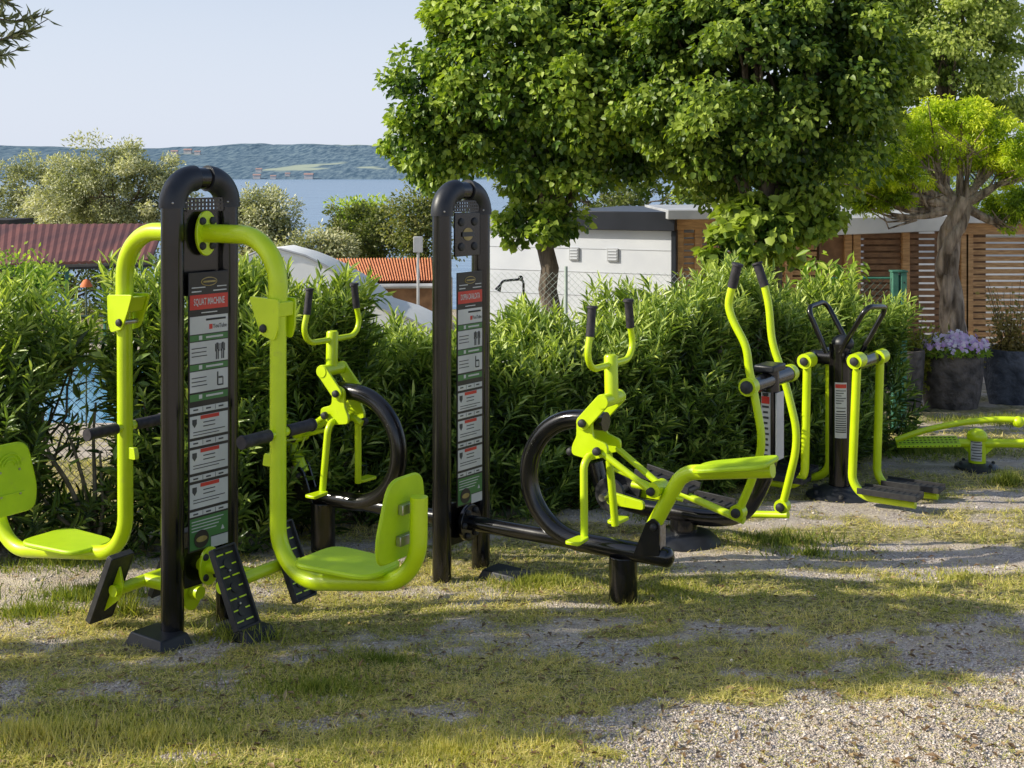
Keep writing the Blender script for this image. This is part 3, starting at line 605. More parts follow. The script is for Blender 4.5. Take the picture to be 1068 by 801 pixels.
# --- oleander hedge
def oleander(X, Yf, rx, ry, h, label, nsh=330, thin=None, stems=14, tb=0.):
    cy = Yf + ry; base = Vector((X, cy, gz(cy))); r = thing('oleander_shrub', label, 'shrub', base, 'oleander shrubs of the hedge')
    th = rng.random(nsh) * 2 * math.pi; zz = rng.random(nsh) ** .8; top = rng.random(nsh) < .3
    zz = np.where(top, 1 - .12 * rng.random(nsh), zz * .92 + .02); k = (1 - zz ** 3.2) ** (1 / 3.2); k = np.where(top, np.sqrt(rng.random(nsh)) * .95, k)
    lump = 1 + .12 * np.sin(th * 3 + X * 5) + .1 * np.sin(zz * 9 + th * 2)
    fl = 1 + .12 * np.sin(th * 2 + X * 3)
    P0 = np.stack([X + rx * k * np.cos(th) * lump, cy + ry * k * np.sin(th) * lump, gz(cy) + zz * h * fl], -1)
    out = unit(np.stack([np.cos(th) * k, np.sin(th) * k, .2 + .9 * zz ** 2], -1))
    D = unit(out * .8 + np.array([0, 0, .75]) + rng.normal(size=(nsh, 3)) * .3)
    Ls = .22 + .26 * rng.random(nsh) + top * .14 * rng.random(nsh); S0 = P0 - D * Ls[:, None] * .7
    nl = 26; i = np.repeat(np.arange(nsh), nl); s = np.tile(np.linspace(.12, 1, nl), nsh)
    P = S0[i] + D[i] * (Ls[i] * s)[:, None]
    gx = CX + P[:, 0] / P[:, 1] * FPX; gy = HZ + (CAMZ - P[:, 2]) / P[:, 1] * FPX
    gapm = (((gx - 82) / 42) ** 2 + ((gy - 455) / 72) ** 2 < 1) & (rng.random(len(P)) < .93)
    if X > -1: gapm[:] = False
    a = np.tile(np.arange(nl) * 2.2, nsh) + rng.random(nsh)[i] * 6
    e1 = unit(np.cross(D, np.array([.2, .3, 1.]) + 0 * D)); e2 = np.cross(D, e1)
    rad = e1[i] * np.cos(a)[:, None] + e2[i] * np.sin(a)[:, None]
    op = (.95 - .6 * s)[:, None]
    LD = unit(rad * op + D[i] * .75 + rng.normal(size=P.shape) * .12 - np.array([0, 0, .12]))
    Nn = unit(D[i] - rad * .5 + rng.normal(size=P.shape) * .2)
    tint = .12 + .36 * s + rng.normal(size=len(P)) * .18 + .3 * zz[i] ** 3 + (rng.random(nsh) * .22 - .11)[i] + tb  # sunlit hedge top put into the leaf tint, paler upwards
    kp = ~gapm; lw = .0165 + .006 * rng.random(len(P)); LL = .158 * (.5 + .7 * rng.random(len(P))) * (1.08 - .45 * s)
    old = rng.random(len(P)) < .012; tint = np.where(old, 1.0, tint)
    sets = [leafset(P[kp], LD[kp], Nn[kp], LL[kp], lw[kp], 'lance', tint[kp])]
    # inner leaves, tinted dark to paint the shade inside the hedge
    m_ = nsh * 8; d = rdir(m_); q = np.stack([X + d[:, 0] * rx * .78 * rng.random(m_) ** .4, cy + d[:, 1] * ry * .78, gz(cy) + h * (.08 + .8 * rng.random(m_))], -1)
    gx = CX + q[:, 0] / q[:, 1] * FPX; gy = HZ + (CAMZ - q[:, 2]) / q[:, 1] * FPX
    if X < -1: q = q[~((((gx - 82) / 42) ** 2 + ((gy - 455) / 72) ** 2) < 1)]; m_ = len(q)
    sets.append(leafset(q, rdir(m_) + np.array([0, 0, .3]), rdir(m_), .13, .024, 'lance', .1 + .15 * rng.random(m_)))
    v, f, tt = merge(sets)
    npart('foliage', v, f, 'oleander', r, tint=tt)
    mb = MB()
    for j in range(stems):
        a = rng.random() * 6.28; s0 = (X + .15 * math.cos(a), cy + .12 * math.sin(a), gz(cy) - .02)
        e = (X + rx * .8 * math.cos(a), cy + ry * .75 * math.sin(a), gz(cy) + h * (.5 + .4 * rng.random())); limb_tree(mb, s0, e, .013, .006, .04, 6)
    part('stem', mb, 'stem', r, sharp=80)
    return r
OL = [(-3.1, 6.7, .7, .55, 1.33, 'oleander shrub at the left edge behind the squat seat', 420),
      (-1.84, 6.95, .5, .42, 1.42, 'oleander shrub with tall bright shoots directly behind the squat machine', 460),
      (-1.3, 7.45, .42, .45, 1.36, 'tall oleander shrub between the squat machine and the ring rider', 420),
      (-.72, 7.9, .55, .5, 1.02, 'oleander shrub filling the hedge behind the left ring', 420),
      (-.1, 8.05, .55, .55, 1.08, 'oleander shrub in the hedge behind the second machine post', 420),
      (.5, 8.35, .6, .55, 1.16, 'oleander shrub in the hedge behind the right ring and handlebar', 460),
      (1.15, 8.75, .6, .55, 1.3, 'oleander shrub in the hedge above the rider seat', 460),
      (1.75, 9.2, .6, .55, 1.42, 'oleander shrub in the hedge behind the cross trainer handles', 460),
      (2.35, 9.8, .6, .55, 1.3, 'oleander shrub in the hedge behind the air walker', 440),
      (2.95, 10.6, .5, .5, 1.15, 'last oleander shrub at the right end of the hedge', 360)]
for (x, yf, rx, ry, h, lb, n_) in OL: oleander(x, yf, rx, ry, h, lb, n_)
# bare stems and low leaves in the gap
r = thing('leggy_shrub', 'leggy shrub with bare arching stems and few leaves before the wire fence', 'shrub', (-2.35, 7.2, gz(7.2)))
mb = MB(); b0 = at(97, 565, 7.1)
for (pp) in [[(100, 565), (92, 520), (78, 470), (66, 440)], [(100, 560), (99, 500), (97, 455), (100, 420)], [(98, 565), (80, 520), (55, 480), (30, 455)], [(102, 565), (112, 510), (128, 470), (140, 440)], [(98, 565), (70, 500), (48, 470), (44, 430)], [(102, 565), (108, 530), (104, 470)], [(96, 562), (60, 540), (30, 500)]]:
    mb.tube(fil([V3(at(x, y, 7.1 + rng.normal() * .05)) for x, y in pp], .1, 4), [.014, .007], 7)
part('stem', mb, 'stem', r, sharp=80)
Ps = []
for k in range(420):
    px = rng.uniform(25, 150); py = rng.uniform(360, 585)
    if 45 < px < 112 and 395 < py < 520 and rng.random() < .93: continue
    Ps.append(V3(at(px, py, 7.1 + rng.normal() * .12)))
Ps = np.array(Ps); n = len(Ps)
v, f, tt = leafset(Ps, rdir(n) + np.array([0, 0, .1]), rdir(n) + np.array([0, -.5, .6]), .12 * (.6 + .6 * rng.random(n)), .034, 'lance', .3 + rng.normal(size=n) * .2)
npart('foliage', v, [f], 'oleander', r, tint=tt)
# --- shrubs on the right
def stemshrub(name, label, base, pts_list, mat, leafL, leafW, per, tb=.1, spread=.05, droop=.2, sr=.009):
    r = thing(name, label, 'shrub', base); mb = MB(); P = []; D = []
    for pl in pts_list:
        q = fil([V3(p) for p in pl], .3, 6); mb.tube(q, [sr, sr * .4], 6)
        for j in range(per):
            i = int(rng.integers(1, len(q))); P.append(q[i] + (q[i - 1] - q[i]) * rng.random() + rng.normal(size=3) * spread)
            D.append(unit(q[i] - q[i - 1]) * .5 + rng.normal(size=3) * .8 - np.array([0, 0, droop]))
    part('stem', mb, 'twig', r, sharp=80); P = np.array(P); D = np.array(D); n = len(P)
    v, f, tt = leafset(P, D, rng.normal(size=(n, 3)) * .5 + np.array([0, -.2, 1]), leafL * (.6 + .6 * rng.random(n)), leafW * (.7 + .5 * rng.random(n)), 'lance', .45 + tb + rng.normal(size=n) * .2)
    npart('foliage', v, [f], mat, r, tint=tt); return r
YS = 12.2
pl = []
for k in range(26):
    ex = 862 + rng.normal() * 26; ey = 250 + rng.random() * 60 + abs(ex - 862) * .7; pl.append([at(862 + rng.normal() * 6, 400, YS), at((862 + ex) / 2 + 2, 330, YS + rng.normal() * .1), at(ex, ey, YS + rng.normal() * .2), at(ex + rng.normal() * 14, ey + 8, YS)])
stemshrub('kiwi_shrub', 'young shrub with drooping light green leaves above the air walker handles', (pl[0][0].x, YS, gz(YS)), pl, 'young', .15, .05, 32, .1, .04, .5)
YS = 14.4; pl = []
for k in range(40):
    ex = 950 + rng.uniform(-32, 34); ey = 322 + rng.random() * 45 + abs(ex - 950) * .4; pl.append([at(950 + rng.normal() * 8, 420, YS), at((950 + ex) / 2, 375, YS), at(ex, ey, YS + rng.normal() * .15)])
stemshrub('yellow_shrub', 'yellow green shrub growing above the leftmost dark planter', (pl[0][0].x, YS, gz(YS)), pl, 'yellow', .085, .035, 60, .0, .06, .1)
# --- planters
def planter(px, py, Ym, wpx, hpx, mat, label, square=False):
    s = Ym / FPX; c = at(px, py, Ym); z0 = gz(Ym) - .02; r0 = wpx * s / 2; h = hpx * s
    t = thing('planter', label, 'planter', (c.x, Ym, z0), 'large rough planters along the lawn edge')
    wob = lambda a, z: 1 + .025 * math.sin(a * 3 + z * 9 + px) + .015 * math.sin(a * 7 - z * 13)
    mb = MB(); mb.lathe((c.x, Ym, z0), [(0, 0), (r0 * .8, 0), (r0 * .9, h * .25), (r0 * .98, h * .6), (r0, h * .94), (r0 * .99, h), (r0 * .9, h), (r0 * .88, h * .93)], 40, wob)
    part('pot', mb, mat, t, sharp=60)
    mb = MB(); mb.lathe((c.x, Ym, z0), [(r0 * .9, h * .92), (0, h * .95)], 20); part('soil', mb, 'soil', t)
    return t, c.x, z0 + h, r0
planter(940, 400, 14.2, 46, 66, 'planter', 'leftmost dark planter, below the yellow green shrub')
_, fx, fz, fr = planter(992, 400, 14.5, 64, 62, 'planter', 'middle dark planter topped with lilac and white flowers')
_, gx_, gz_, gr_ = planter(1058, 400, 14.9, 62, 60, 'planter_blue', 'bluish dark planter at the right edge with a drying shrub')
# flowers
r = thing('petunia_plant', 'mound of lilac and white flowers filling the middle planter', 'flowers', (fx, 14.5, fz - .04))
n = 1500; a = rng.random(n) * 6.28; q = rng.random(n) ** .5 * fr * 1.15
P = np.stack([fx + np.cos(a) * q, 14.5 + np.sin(a) * q, fz - .02 + .11 * (1 - (q / fr / 1.2) ** 2) * rng.random(n)], -1)
v, f, tt = leafset(P, rdir(n) + np.array([0, 0, .2]), rdir(n), .07, .03, 'oval', .3 + .3 * rng.random(n)); npart('foliage', v, [f], 'young', r, tint=tt)
n = 420; a = rng.random(n) * 6.28; q = rng.random(n) ** .5 * fr * 1.15; S = []
C = np.stack([fx + np.cos(a) * q, 14.5 + np.sin(a) * q, fz + .04 + .1 * (1 - (q / fr / 1.25) ** 2) + .03 * rng.normal(size=n)], -1)
fd = unit(np.stack([np.cos(a) * .4, np.sin(a) * .4 - .7, np.ones(n) * .6], -1) + rng.normal(size=(n, 3)) * .3); e1 = unit(np.cross(fd, np.array([0, 0, 1.]) + 0 * fd)); e2 = np.cross(fd, e1); tf = rng.random(n)
for k in range(5):
    an = k * 1.257; d = e1 * math.cos(an) + e2 * math.sin(an) + fd * .25; S.append(leafset(C, d, fd, .03, .032, 'oval', tf ** .6 + rng.normal(size=n) * .05))
v, f, tt = merge(S); npart('blossom', v, f, 'flower', r, tint=tt)
YS = 14.9; pl = []
for k in range(34):
    ex = 1050 + rng.normal() * 20; ey = 280 + rng.random() * 80; pl.append([at(1056 + rng.normal() * 10, 372, YS), at((1056 + ex) / 2, (372 + ey) / 2 + 5, YS), at(ex, ey, YS + rng.normal() * .2)])
stemshrub('drying_shrub', 'sparse shrub with yellowing and brown leaves in the rightmost planter', (gx_, YS, gz_ - .03), pl, 'dry', .075, .035, 34, .05, .06, .3, .006)

# ================================================================= BUILDINGS
def obox(mb, O, u, w, a0, a1, b0, b1, z0, z1):
    """box in a rotated footprint: a along u, b along w"""
    O, u, w = V3(O), V3(u), V3(w); c = O + u * (a0 + a1) / 2 + w * (b0 + b1) / 2; c[2] = (z0 + z1) / 2
    mb.box(c, abs(a1 - a0) / 2, abs(b1 - b0) / 2, abs(z1 - z0) / 2, u, w)
ang = R(24); U = (math.cos(ang), -math.sin(ang), 0); Wv = (math.sin(ang), math.cos(ang), 0)
O = at(706, 300, 18.6); zg = gz(19) - .2; O = Vector((O.x, O.y, 0))
zt = CAMZ - (221 - HZ) / FPX * 18.6; zf = CAMZ - (241 - HZ) / FPX * 18.6
cab = thing('mobile_cabin', 'white clad mobile cabin with a dark flat roof edge, behind the hedge', 'cabin', (O.x - 1.4, O.y + .8, zg))
mb = MB(); obox(mb, O, U, Wv, -3.4, -.08, 0, 3.0, zg, zf); part('wall', mb, 'white_wall', cab)
mb = MB()
for k in range(6): obox(mb, O, U, Wv, -3.39, -.09, -.006, .0, zf - .3 - k * .36, zf - .292 - k * .36)
part('cladding_joint', mb, 'wall_line', cab)
mb = MB(); obox(mb, O, U, Wv, -1.92, .0, -.12, 3.1, zf, zt); obox(mb, O, U, Wv, -.078, .0, -.05, .1, zg, zf - .002); part('roof_edge', mb, 'anthracite', cab, .01)
mb = MB(); obox(mb, O, U, Wv, -3.5, -1.925, -.1, 3.1, zf + .02, zf + .14); part('roof', mb, 'roof_grey', cab)
for (pa, pw) in ((-1.72, .16), (-1.1, .18)):
    mb = MB(); obox(mb, O, U, Wv, pa, pa + pw, -.03, -.007, zf - .48, zf - .28); v_ = part('wall_vent', mb, 'wall_line', cab, .004)
    mb = MB()
    for k in range(4): obox(mb, O, U, Wv, pa + .02, pa + pw - .02, -.038, -.031, zf - .46 + k * .045, zf - .44 + k * .045)
    part('slat', mb, 'white_wall', v_)
# pergola
U = (1, 0, 0); Wv = (0, 1, 0); Yp = 18.7
per = thing('timber_pergola', 'orange timber pergola with slatted screens and a grey flat roof', 'pergola', (at(850, 300, Yp).x, Yp, gz(Yp)))
s_ = Yp / FPX; X_ = lambda px: (px - CX) * s_; Z_ = lambda py: CAMZ - (py - HZ) * s_
zg = gz(Yp) - .2
mb = MB(); mb.box(((X_(700) + X_(860)) / 2, Yp + 1.2, Z_(223)), (X_(860) - X_(700)) / 2 + .1, 1.6, .07)
part('roof', mb, 'roof_grey', per, .01)
mb = MB()
mb.add([(X_(855), Yp - .5, Z_(226)), (X_(982), Yp - .5, Z_(224)), (X_(982), Yp - .5, Z_(239)), (X_(855), Yp - .5, Z_(244)),
        (X_(855), Yp + 2.8, Z_(226) + .1), (X_(982), Yp + 2.8, Z_(224) + .1), (X_(982), Yp + 2.8, Z_(239)), (X_(855), Yp + 2.8, Z_(244))],
       [(0, 3, 2, 1), (0, 1, 5, 4), (4, 5, 6, 7), (3, 7, 6, 2), (0, 4, 7, 3), (1, 2, 6, 5)])
part('roof', mb, 'roof_grey', per, .01, label='pale grey projecting roof section')
mb = MB(); mb.box(((X_(985) + X_(1150)) / 2, Yp + 1.2, Z_(228)), (X_(1150) - X_(985)) / 2, 1.5, .06); part('roof', mb, 'roof_grey', per, .01)
for px in (709, 728, 775, 822, 884, 893, 944, 1005, 1010, 1075, 1110):
    mb = MB(); mb.box((X_(px), Yp, (zg + Z_(232)) / 2), .055, .055, (Z_(232) - zg) / 2); part('post', mb, 'wood', per, .006)
for (a, b_, y_) in ((703, 860, 233), (985, 1130, 238)):
    mb = MB(); mb.box(((X_(a) + X_(b_)) / 2, Yp - .06, Z_(y_)), (X_(b_) - X_(a)) / 2, .03, .09); part('beam', mb, 'wood', per, .006)
for (a, b_, z0, z1, mt) in [(713, 772, 245, 330, 'wood'), (779, 819, 245, 330, 'wood'), (826, 852, 245, 330, 'wood'), (898, 941, 246, 372, 'wood_dark'), (948, 1002, 246, 392, 'wood_dark'), (1014, 1072, 250, 392, 'wood'), (1078, 1108, 250, 392, 'wood')]:
    mb = MB(); z = Z_(z0)
    while z > Z_(z1): mb.box(((X_(a) + X_(b_)) / 2, Yp + .02, z), (X_(b_) - X_(a)) / 2, .012, .033); z -= .095
    part('slat_screen', mb, mt, per)
mb = MB(); mb.box((X_(868), Yp + .03, (zg + Z_(246)) / 2), X_(881) - X_(868), .02, (Z_(246) - zg) / 2); part('side_panel', mb, 'wood_dark', per)
for (a, b_) in ((706, 775), (845, 935), (955, 1020), (1040, 1100)): mb = MB(); mb.box(((X_(a) + X_(b_)) / 2, Yp + 2.75, (zg + Z_(240)) / 2), (X_(b_) - X_(a)) / 2, .03, (Z_(240) - zg) / 2); part('back_panel', mb, 'wood_dark', per)
# white cabin wall far behind the slats
mb = MB(); mb.box((X_(930) + 1, Yp + 7, -.35), 5.5, 1.4, 1.2)
cb2 = thing('mobile_cabin', 'pale cabin glimpsed through the gaps of the pergola slats', 'cabin', (X_(930) + 1, Yp + 7, gz(Yp + 7)))
part('wall', mb, 'white_wall', cb2)
mb = MB(); mb.box((X_(930) + 1, Yp + 7, .89), 5.6, 1.5, .05); part('roof', mb, 'roof_grey', cb2)
# maroon canopy
can = thing('canopy_roof', 'maroon sheet canopy on green poles beyond the hedge at the left', 'canopy', (-7.6, 20, gz(20)))
A, B_, C_, D_ = at(-60, 277, 18.5), at(158, 270, 18.5), at(172, 233, 21.5), at(-60, 234, 21.5)
mb = MB(); nx_ = 60
for side, dz in ((0, 0), (1, -.05)):
    pass
Vs = []; F = []
for i in range(nx_ + 1):
    t = i / nx_; h_ = .007 * (1 if i % 2 else -1)
    p = A.lerp(B_, t); q = D_.lerp(C_, t); Vs += [(p.x, p.y, p.z + h_), (q.x, q.y, q.z + h_), (p.x, p.y, p.z + h_ - .04), (q.x, q.y, q.z + h_ - .04)]
for i in range(nx_):
    a = i * 4; F += [(a, a + 4, a + 5, a + 1), (a + 2, a + 3, a + 7, a + 6), (a, a + 2, a + 6, a + 4)]
mb.add(Vs, F); part('roof', mb, 'maroon', can, smooth=False)
mb = MB(); mb.tube([A + Vector((0, -.02, -.08)), B_ + Vector((0, -.02, -.08))], .04, 8); part('gutter', mb, 'dark', can)
for px in (52, 70, 110, 150):
    p = at(px, 275, 18.6); mb = MB(); mb.tube([(p.x, p.y, gz(18.6) - .2), (p.x, p.y, p.z - .05)], .035, 8); part('pole', mb, 'fence_green', can)
p = at(-10, 231, 24); mb = MB(); mb.box((p.x, p.y, p.z), .6, .6, .05); mb.box((p.x, p.y, p.z - 1.5), .1, .1, 1.5)
tag(part('shelter_roof', mb, 'dark', base=(p.x, p.y, gz(24) - .5)), 'dark flat shelter edge above the maroon roof at the left margin', 'shelter')
# tiled roof house
th_ = thing('tiled_hut', 'low hut with an orange clay tiled roof beyond the hedge', 'hut', (at(400, 300, 24).x, 24, gz(24)))
A, B_, C_, D_ = at(352, 297, 23), at(470, 296, 23), at(470, 272, 26), at(340, 273, 26)
mb = MB(); nu = 44; nv = 10
Vs = []; F = []
for j in range(nv + 1):
    for i in range(nu * 3 + 1):
        t = i / (nu * 3); s = j / nv; p = A.lerp(B_, t).lerp(D_.lerp(C_, t), s); ph = (i % 3)
        Vs.append((p.x, p.y - (j % 2) * .0, p.z + (.05 if ph == 0 else (.0 if ph == 1 else .035)) + .03 * (1 - (s * nv) % 1)))
nn = nu * 3 + 1
F = [(j * nn + i, j * nn + i + 1, (j + 1) * nn + i + 1, (j + 1) * nn + i) for j in range(nv) for i in range(nn - 1)]
mb.add(Vs, F); part('roof', mb, 'tile', th_, smooth=False)
mb = MB(); c = (A + B_) / 2; mb.box((c.x, c.y + 1.5, (c.z + gz(24)) / 2 - .2), abs(B_.x - A.x) / 2 - .1, 1.3, abs(c.z - gz(24)) / 2 + .1); part('wall', mb, 'wood_dark', th_)
mb = MB(); mb.tube([A + Vector((0, -.06, -.03)), B_ + Vector((0, -.06, -.03))], .045, 8); part('gutter', mb, 'roof_grey', th_)
# white tent
tent = thing('white_tent', 'white fabric tent roof sloping down to the right behind the hedge', 'tent', (at(300, 300, 15).x, 15, gz(15)))
prof = [(200, 330), (225, 285), (245, 258), (268, 248), (292, 245), (318, 252), (340, 263), (360, 276), (380, 291), (395, 307), (425, 317), (450, 330)]
mb = MB(); Vs = []
for (dy, k) in ((0, 1.), (.9, 1.), (1.8, .9)):
    for (x, y) in prof:
        p = at(x, y + 15, 14.2); Vs.append((p.x, 14.2 + dy, p.z * k + (0 if dy else 0)))
n = len(prof)
F = [(r_ * n + i, r_ * n + i + 1, (r_ + 1) * n + i + 1, (r_ + 1) * n + i) for r_ in range(2) for i in range(n - 1)]
mb.add(Vs, F)
b0 = [(Vs[i][0], 14.2, Vs[i][2]) for i in range(n)] + [(Vs[n - 1][0], 14.2, gz(14.2) - .1), (Vs[0][0], 14.2, gz(14.2) - .1)]
mb.add(b0, [tuple(range(len(b0)))])
part('canvas', mb, 'tent', tent)
mb = MB(); mb.tube([V3(at(x, y + 14.5, 14.18)) for x, y in prof], .015, 6); part('hem', mb, 'roof_grey', tent)
# orange cloth, lamp, shower
p = at(90, 296, 12.5); ps = thing('parasol', 'small folded orange parasol glimpsed through the leaves', 'parasol', (p.x, p.y, gz(12.5)))
mb = MB(); mb.lathe(p, [(.0, .05), (.03, .035), (.055, -.01), (.06, -.03), (.02, -.02)], 14); part('canopy', mb, 'orange', ps)
mb = MB(); mb.tube([(p.x, p.y, gz(12.5)), (p.x, p.y, p.z)], .009, 8); part('pole', mb, 'wire', ps)
lp = thing('lamp_post', 'small grey lamp on a thin pole above the tiled roof', 'lamp', (at(436, 290, 22).x, 22, gz(22)))
p = at(436, 255, 22); mb = MB(); mb.tube([(p.x, p.y, gz(22)), (p.x, p.y, p.z)], .025, 8); part('pole', mb, 'roof_grey', lp)
mb = MB(); mb.box((p.x, p.y, p.z), .08, .06, .14); part('lamp_head', mb, 'roof_grey', lp, .01)
sh = thing('garden_shower', 'thin black outdoor shower pipe in front of the white cabin wall', 'shower', (at(546, 330, 14).x, 14, gz(14)))
mb = MB(); mb.tube([V3(p) for p in [Vector((at(546, 300, 14).x, 14, gz(14))), at(546, 291, 14), at(524, 293, 14), at(521, 299, 14)]], .014, 8, fillet=.06); part('pipe', mb, 'black', sh)
mb = MB(); mb.tube([at(522, 297, 14), at(519, 303, 14)], [.015, .04], 10); part('shower_head', mb, 'black', sh)
mb = MB(); mb.ball(at(543, 290, 14), .03); part('valve', mb, 'black', sh)
# fences
def chain(label, A, B, h, pitch, mat, r=.0018, posts=(), postr=.025, postmat='fence_green', rail=True, name='chain_link_fence'):
    A, B = V3(A), V3(B); Ln = np.linalg.norm((B - A)[:2]); u = (B - A) / Ln; t = thing(name, label, 'fence', A.tolist(), None)
    nW = int(Ln / pitch); nh = int(h / (pitch * .5)); As = []; Bs = []
    i = np.arange(nW)[:, None]; j = np.arange(nh)[None, :]
    xa = (i + .5 * (j % 2)) * pitch; xb = (i + .5 * ((j + 1) % 2)) * pitch
    for (a0, b0_) in ((xa, xb), (xa, xa + (xa - xb))):
        Pa = A + u * a0[..., None] + np.array([0, 0, 1.]) * (j[..., None] * pitch * .5) + 0 * i[..., None]
        Pb = A + u * b0_[..., None] + np.array([0, 0, 1.]) * ((j[..., None] + 1) * pitch * .5) + 0 * i[..., None]
        As.append(Pa.reshape(-1, 3)); Bs.append(Pb.reshape(-1, 3))
    v, f = wires(np.concatenate(As), np.concatenate(Bs), r); npart('wire_mesh', v, [f], mat, t)
    for s in posts:
        p = A + u * s; mb = MB(); mb.tube([p - [0, 0, .1], p + [0, 0, h + .06]], postr, 10); part('post', mb, postmat, t)
    if rail:
        mb = MB(); mb.tube([A + [0, 0, h], B + [0, 0, h]], .012, 8); part('rail', mb, postmat, t)
    return t
chain('dark wire mesh fence seen through the gap in the hedge at the left', (-4.6, 8.0, gz(8.0)), (-1.5, 8.4, gz(8.4)), 1.3, .06, 'wire', .0021, (.4, 2.9), .02, 'wire')
chain('pale wire mesh fence in front of the white cabin', (at(500, 300, 13.5).x, 13.5, gz(13.5)), (at(735, 300, 13.0).x, 13.0, gz(13.0)), 1.58, .07, 'wire_pale', .0017, (.95,), .018, 'wire_pale', False)
chain('dark green wire fence panel left of the green post', (at(868, 300, 12.6).x, 12.6, gz(12.6)), (at(928, 300, 12.6).x, 12.6, gz(12.6)), 1.52, .07, 'wire', .0032)
fp = thing('fence_post', 'thick green square fence post between the hedge and the golden tree', 'post', (at(937, 300, 12.6).x, 12.6, gz(12.6)))
x0 = at(937, 300, 12.6).x; ztp = CAMZ - (284 - HZ) / FPX * 12.6
mb = MB()
for dx in (-.042, .042): mb.box((x0 + dx, 12.6, (gz(12.6) + ztp) / 2), .03, .05, (ztp - gz(12.6)) / 2)
mb.box((x0, 12.62, (gz(12.6) + ztp) / 2 - .01), .014, .03, (ztp - gz(12.6)) / 2 - .02)
part('upright', mb, 'fence_green', fp, .005)
mb = MB(); mb.box((x0, 12.6, ztp + .012), .08, .058, .01); part('cap', mb, 'fence_green', fp, .003)
mb = MB()
for k in range(8): mb.tube([(x0 + .042, 12.548, ztp - .1 - k * .12), (x0 + .042, 12.544, ztp - .1 - k * .12)], .008, 8)
part('bolt', mb, 'dark', fp)
# pale kerb by the planters
mb = MB(); mb.box((7.0, 17.0, gz(17.0) + .04), 3.0, .35, .08); struct(part('path', mb, 'deck', bevel=.01))

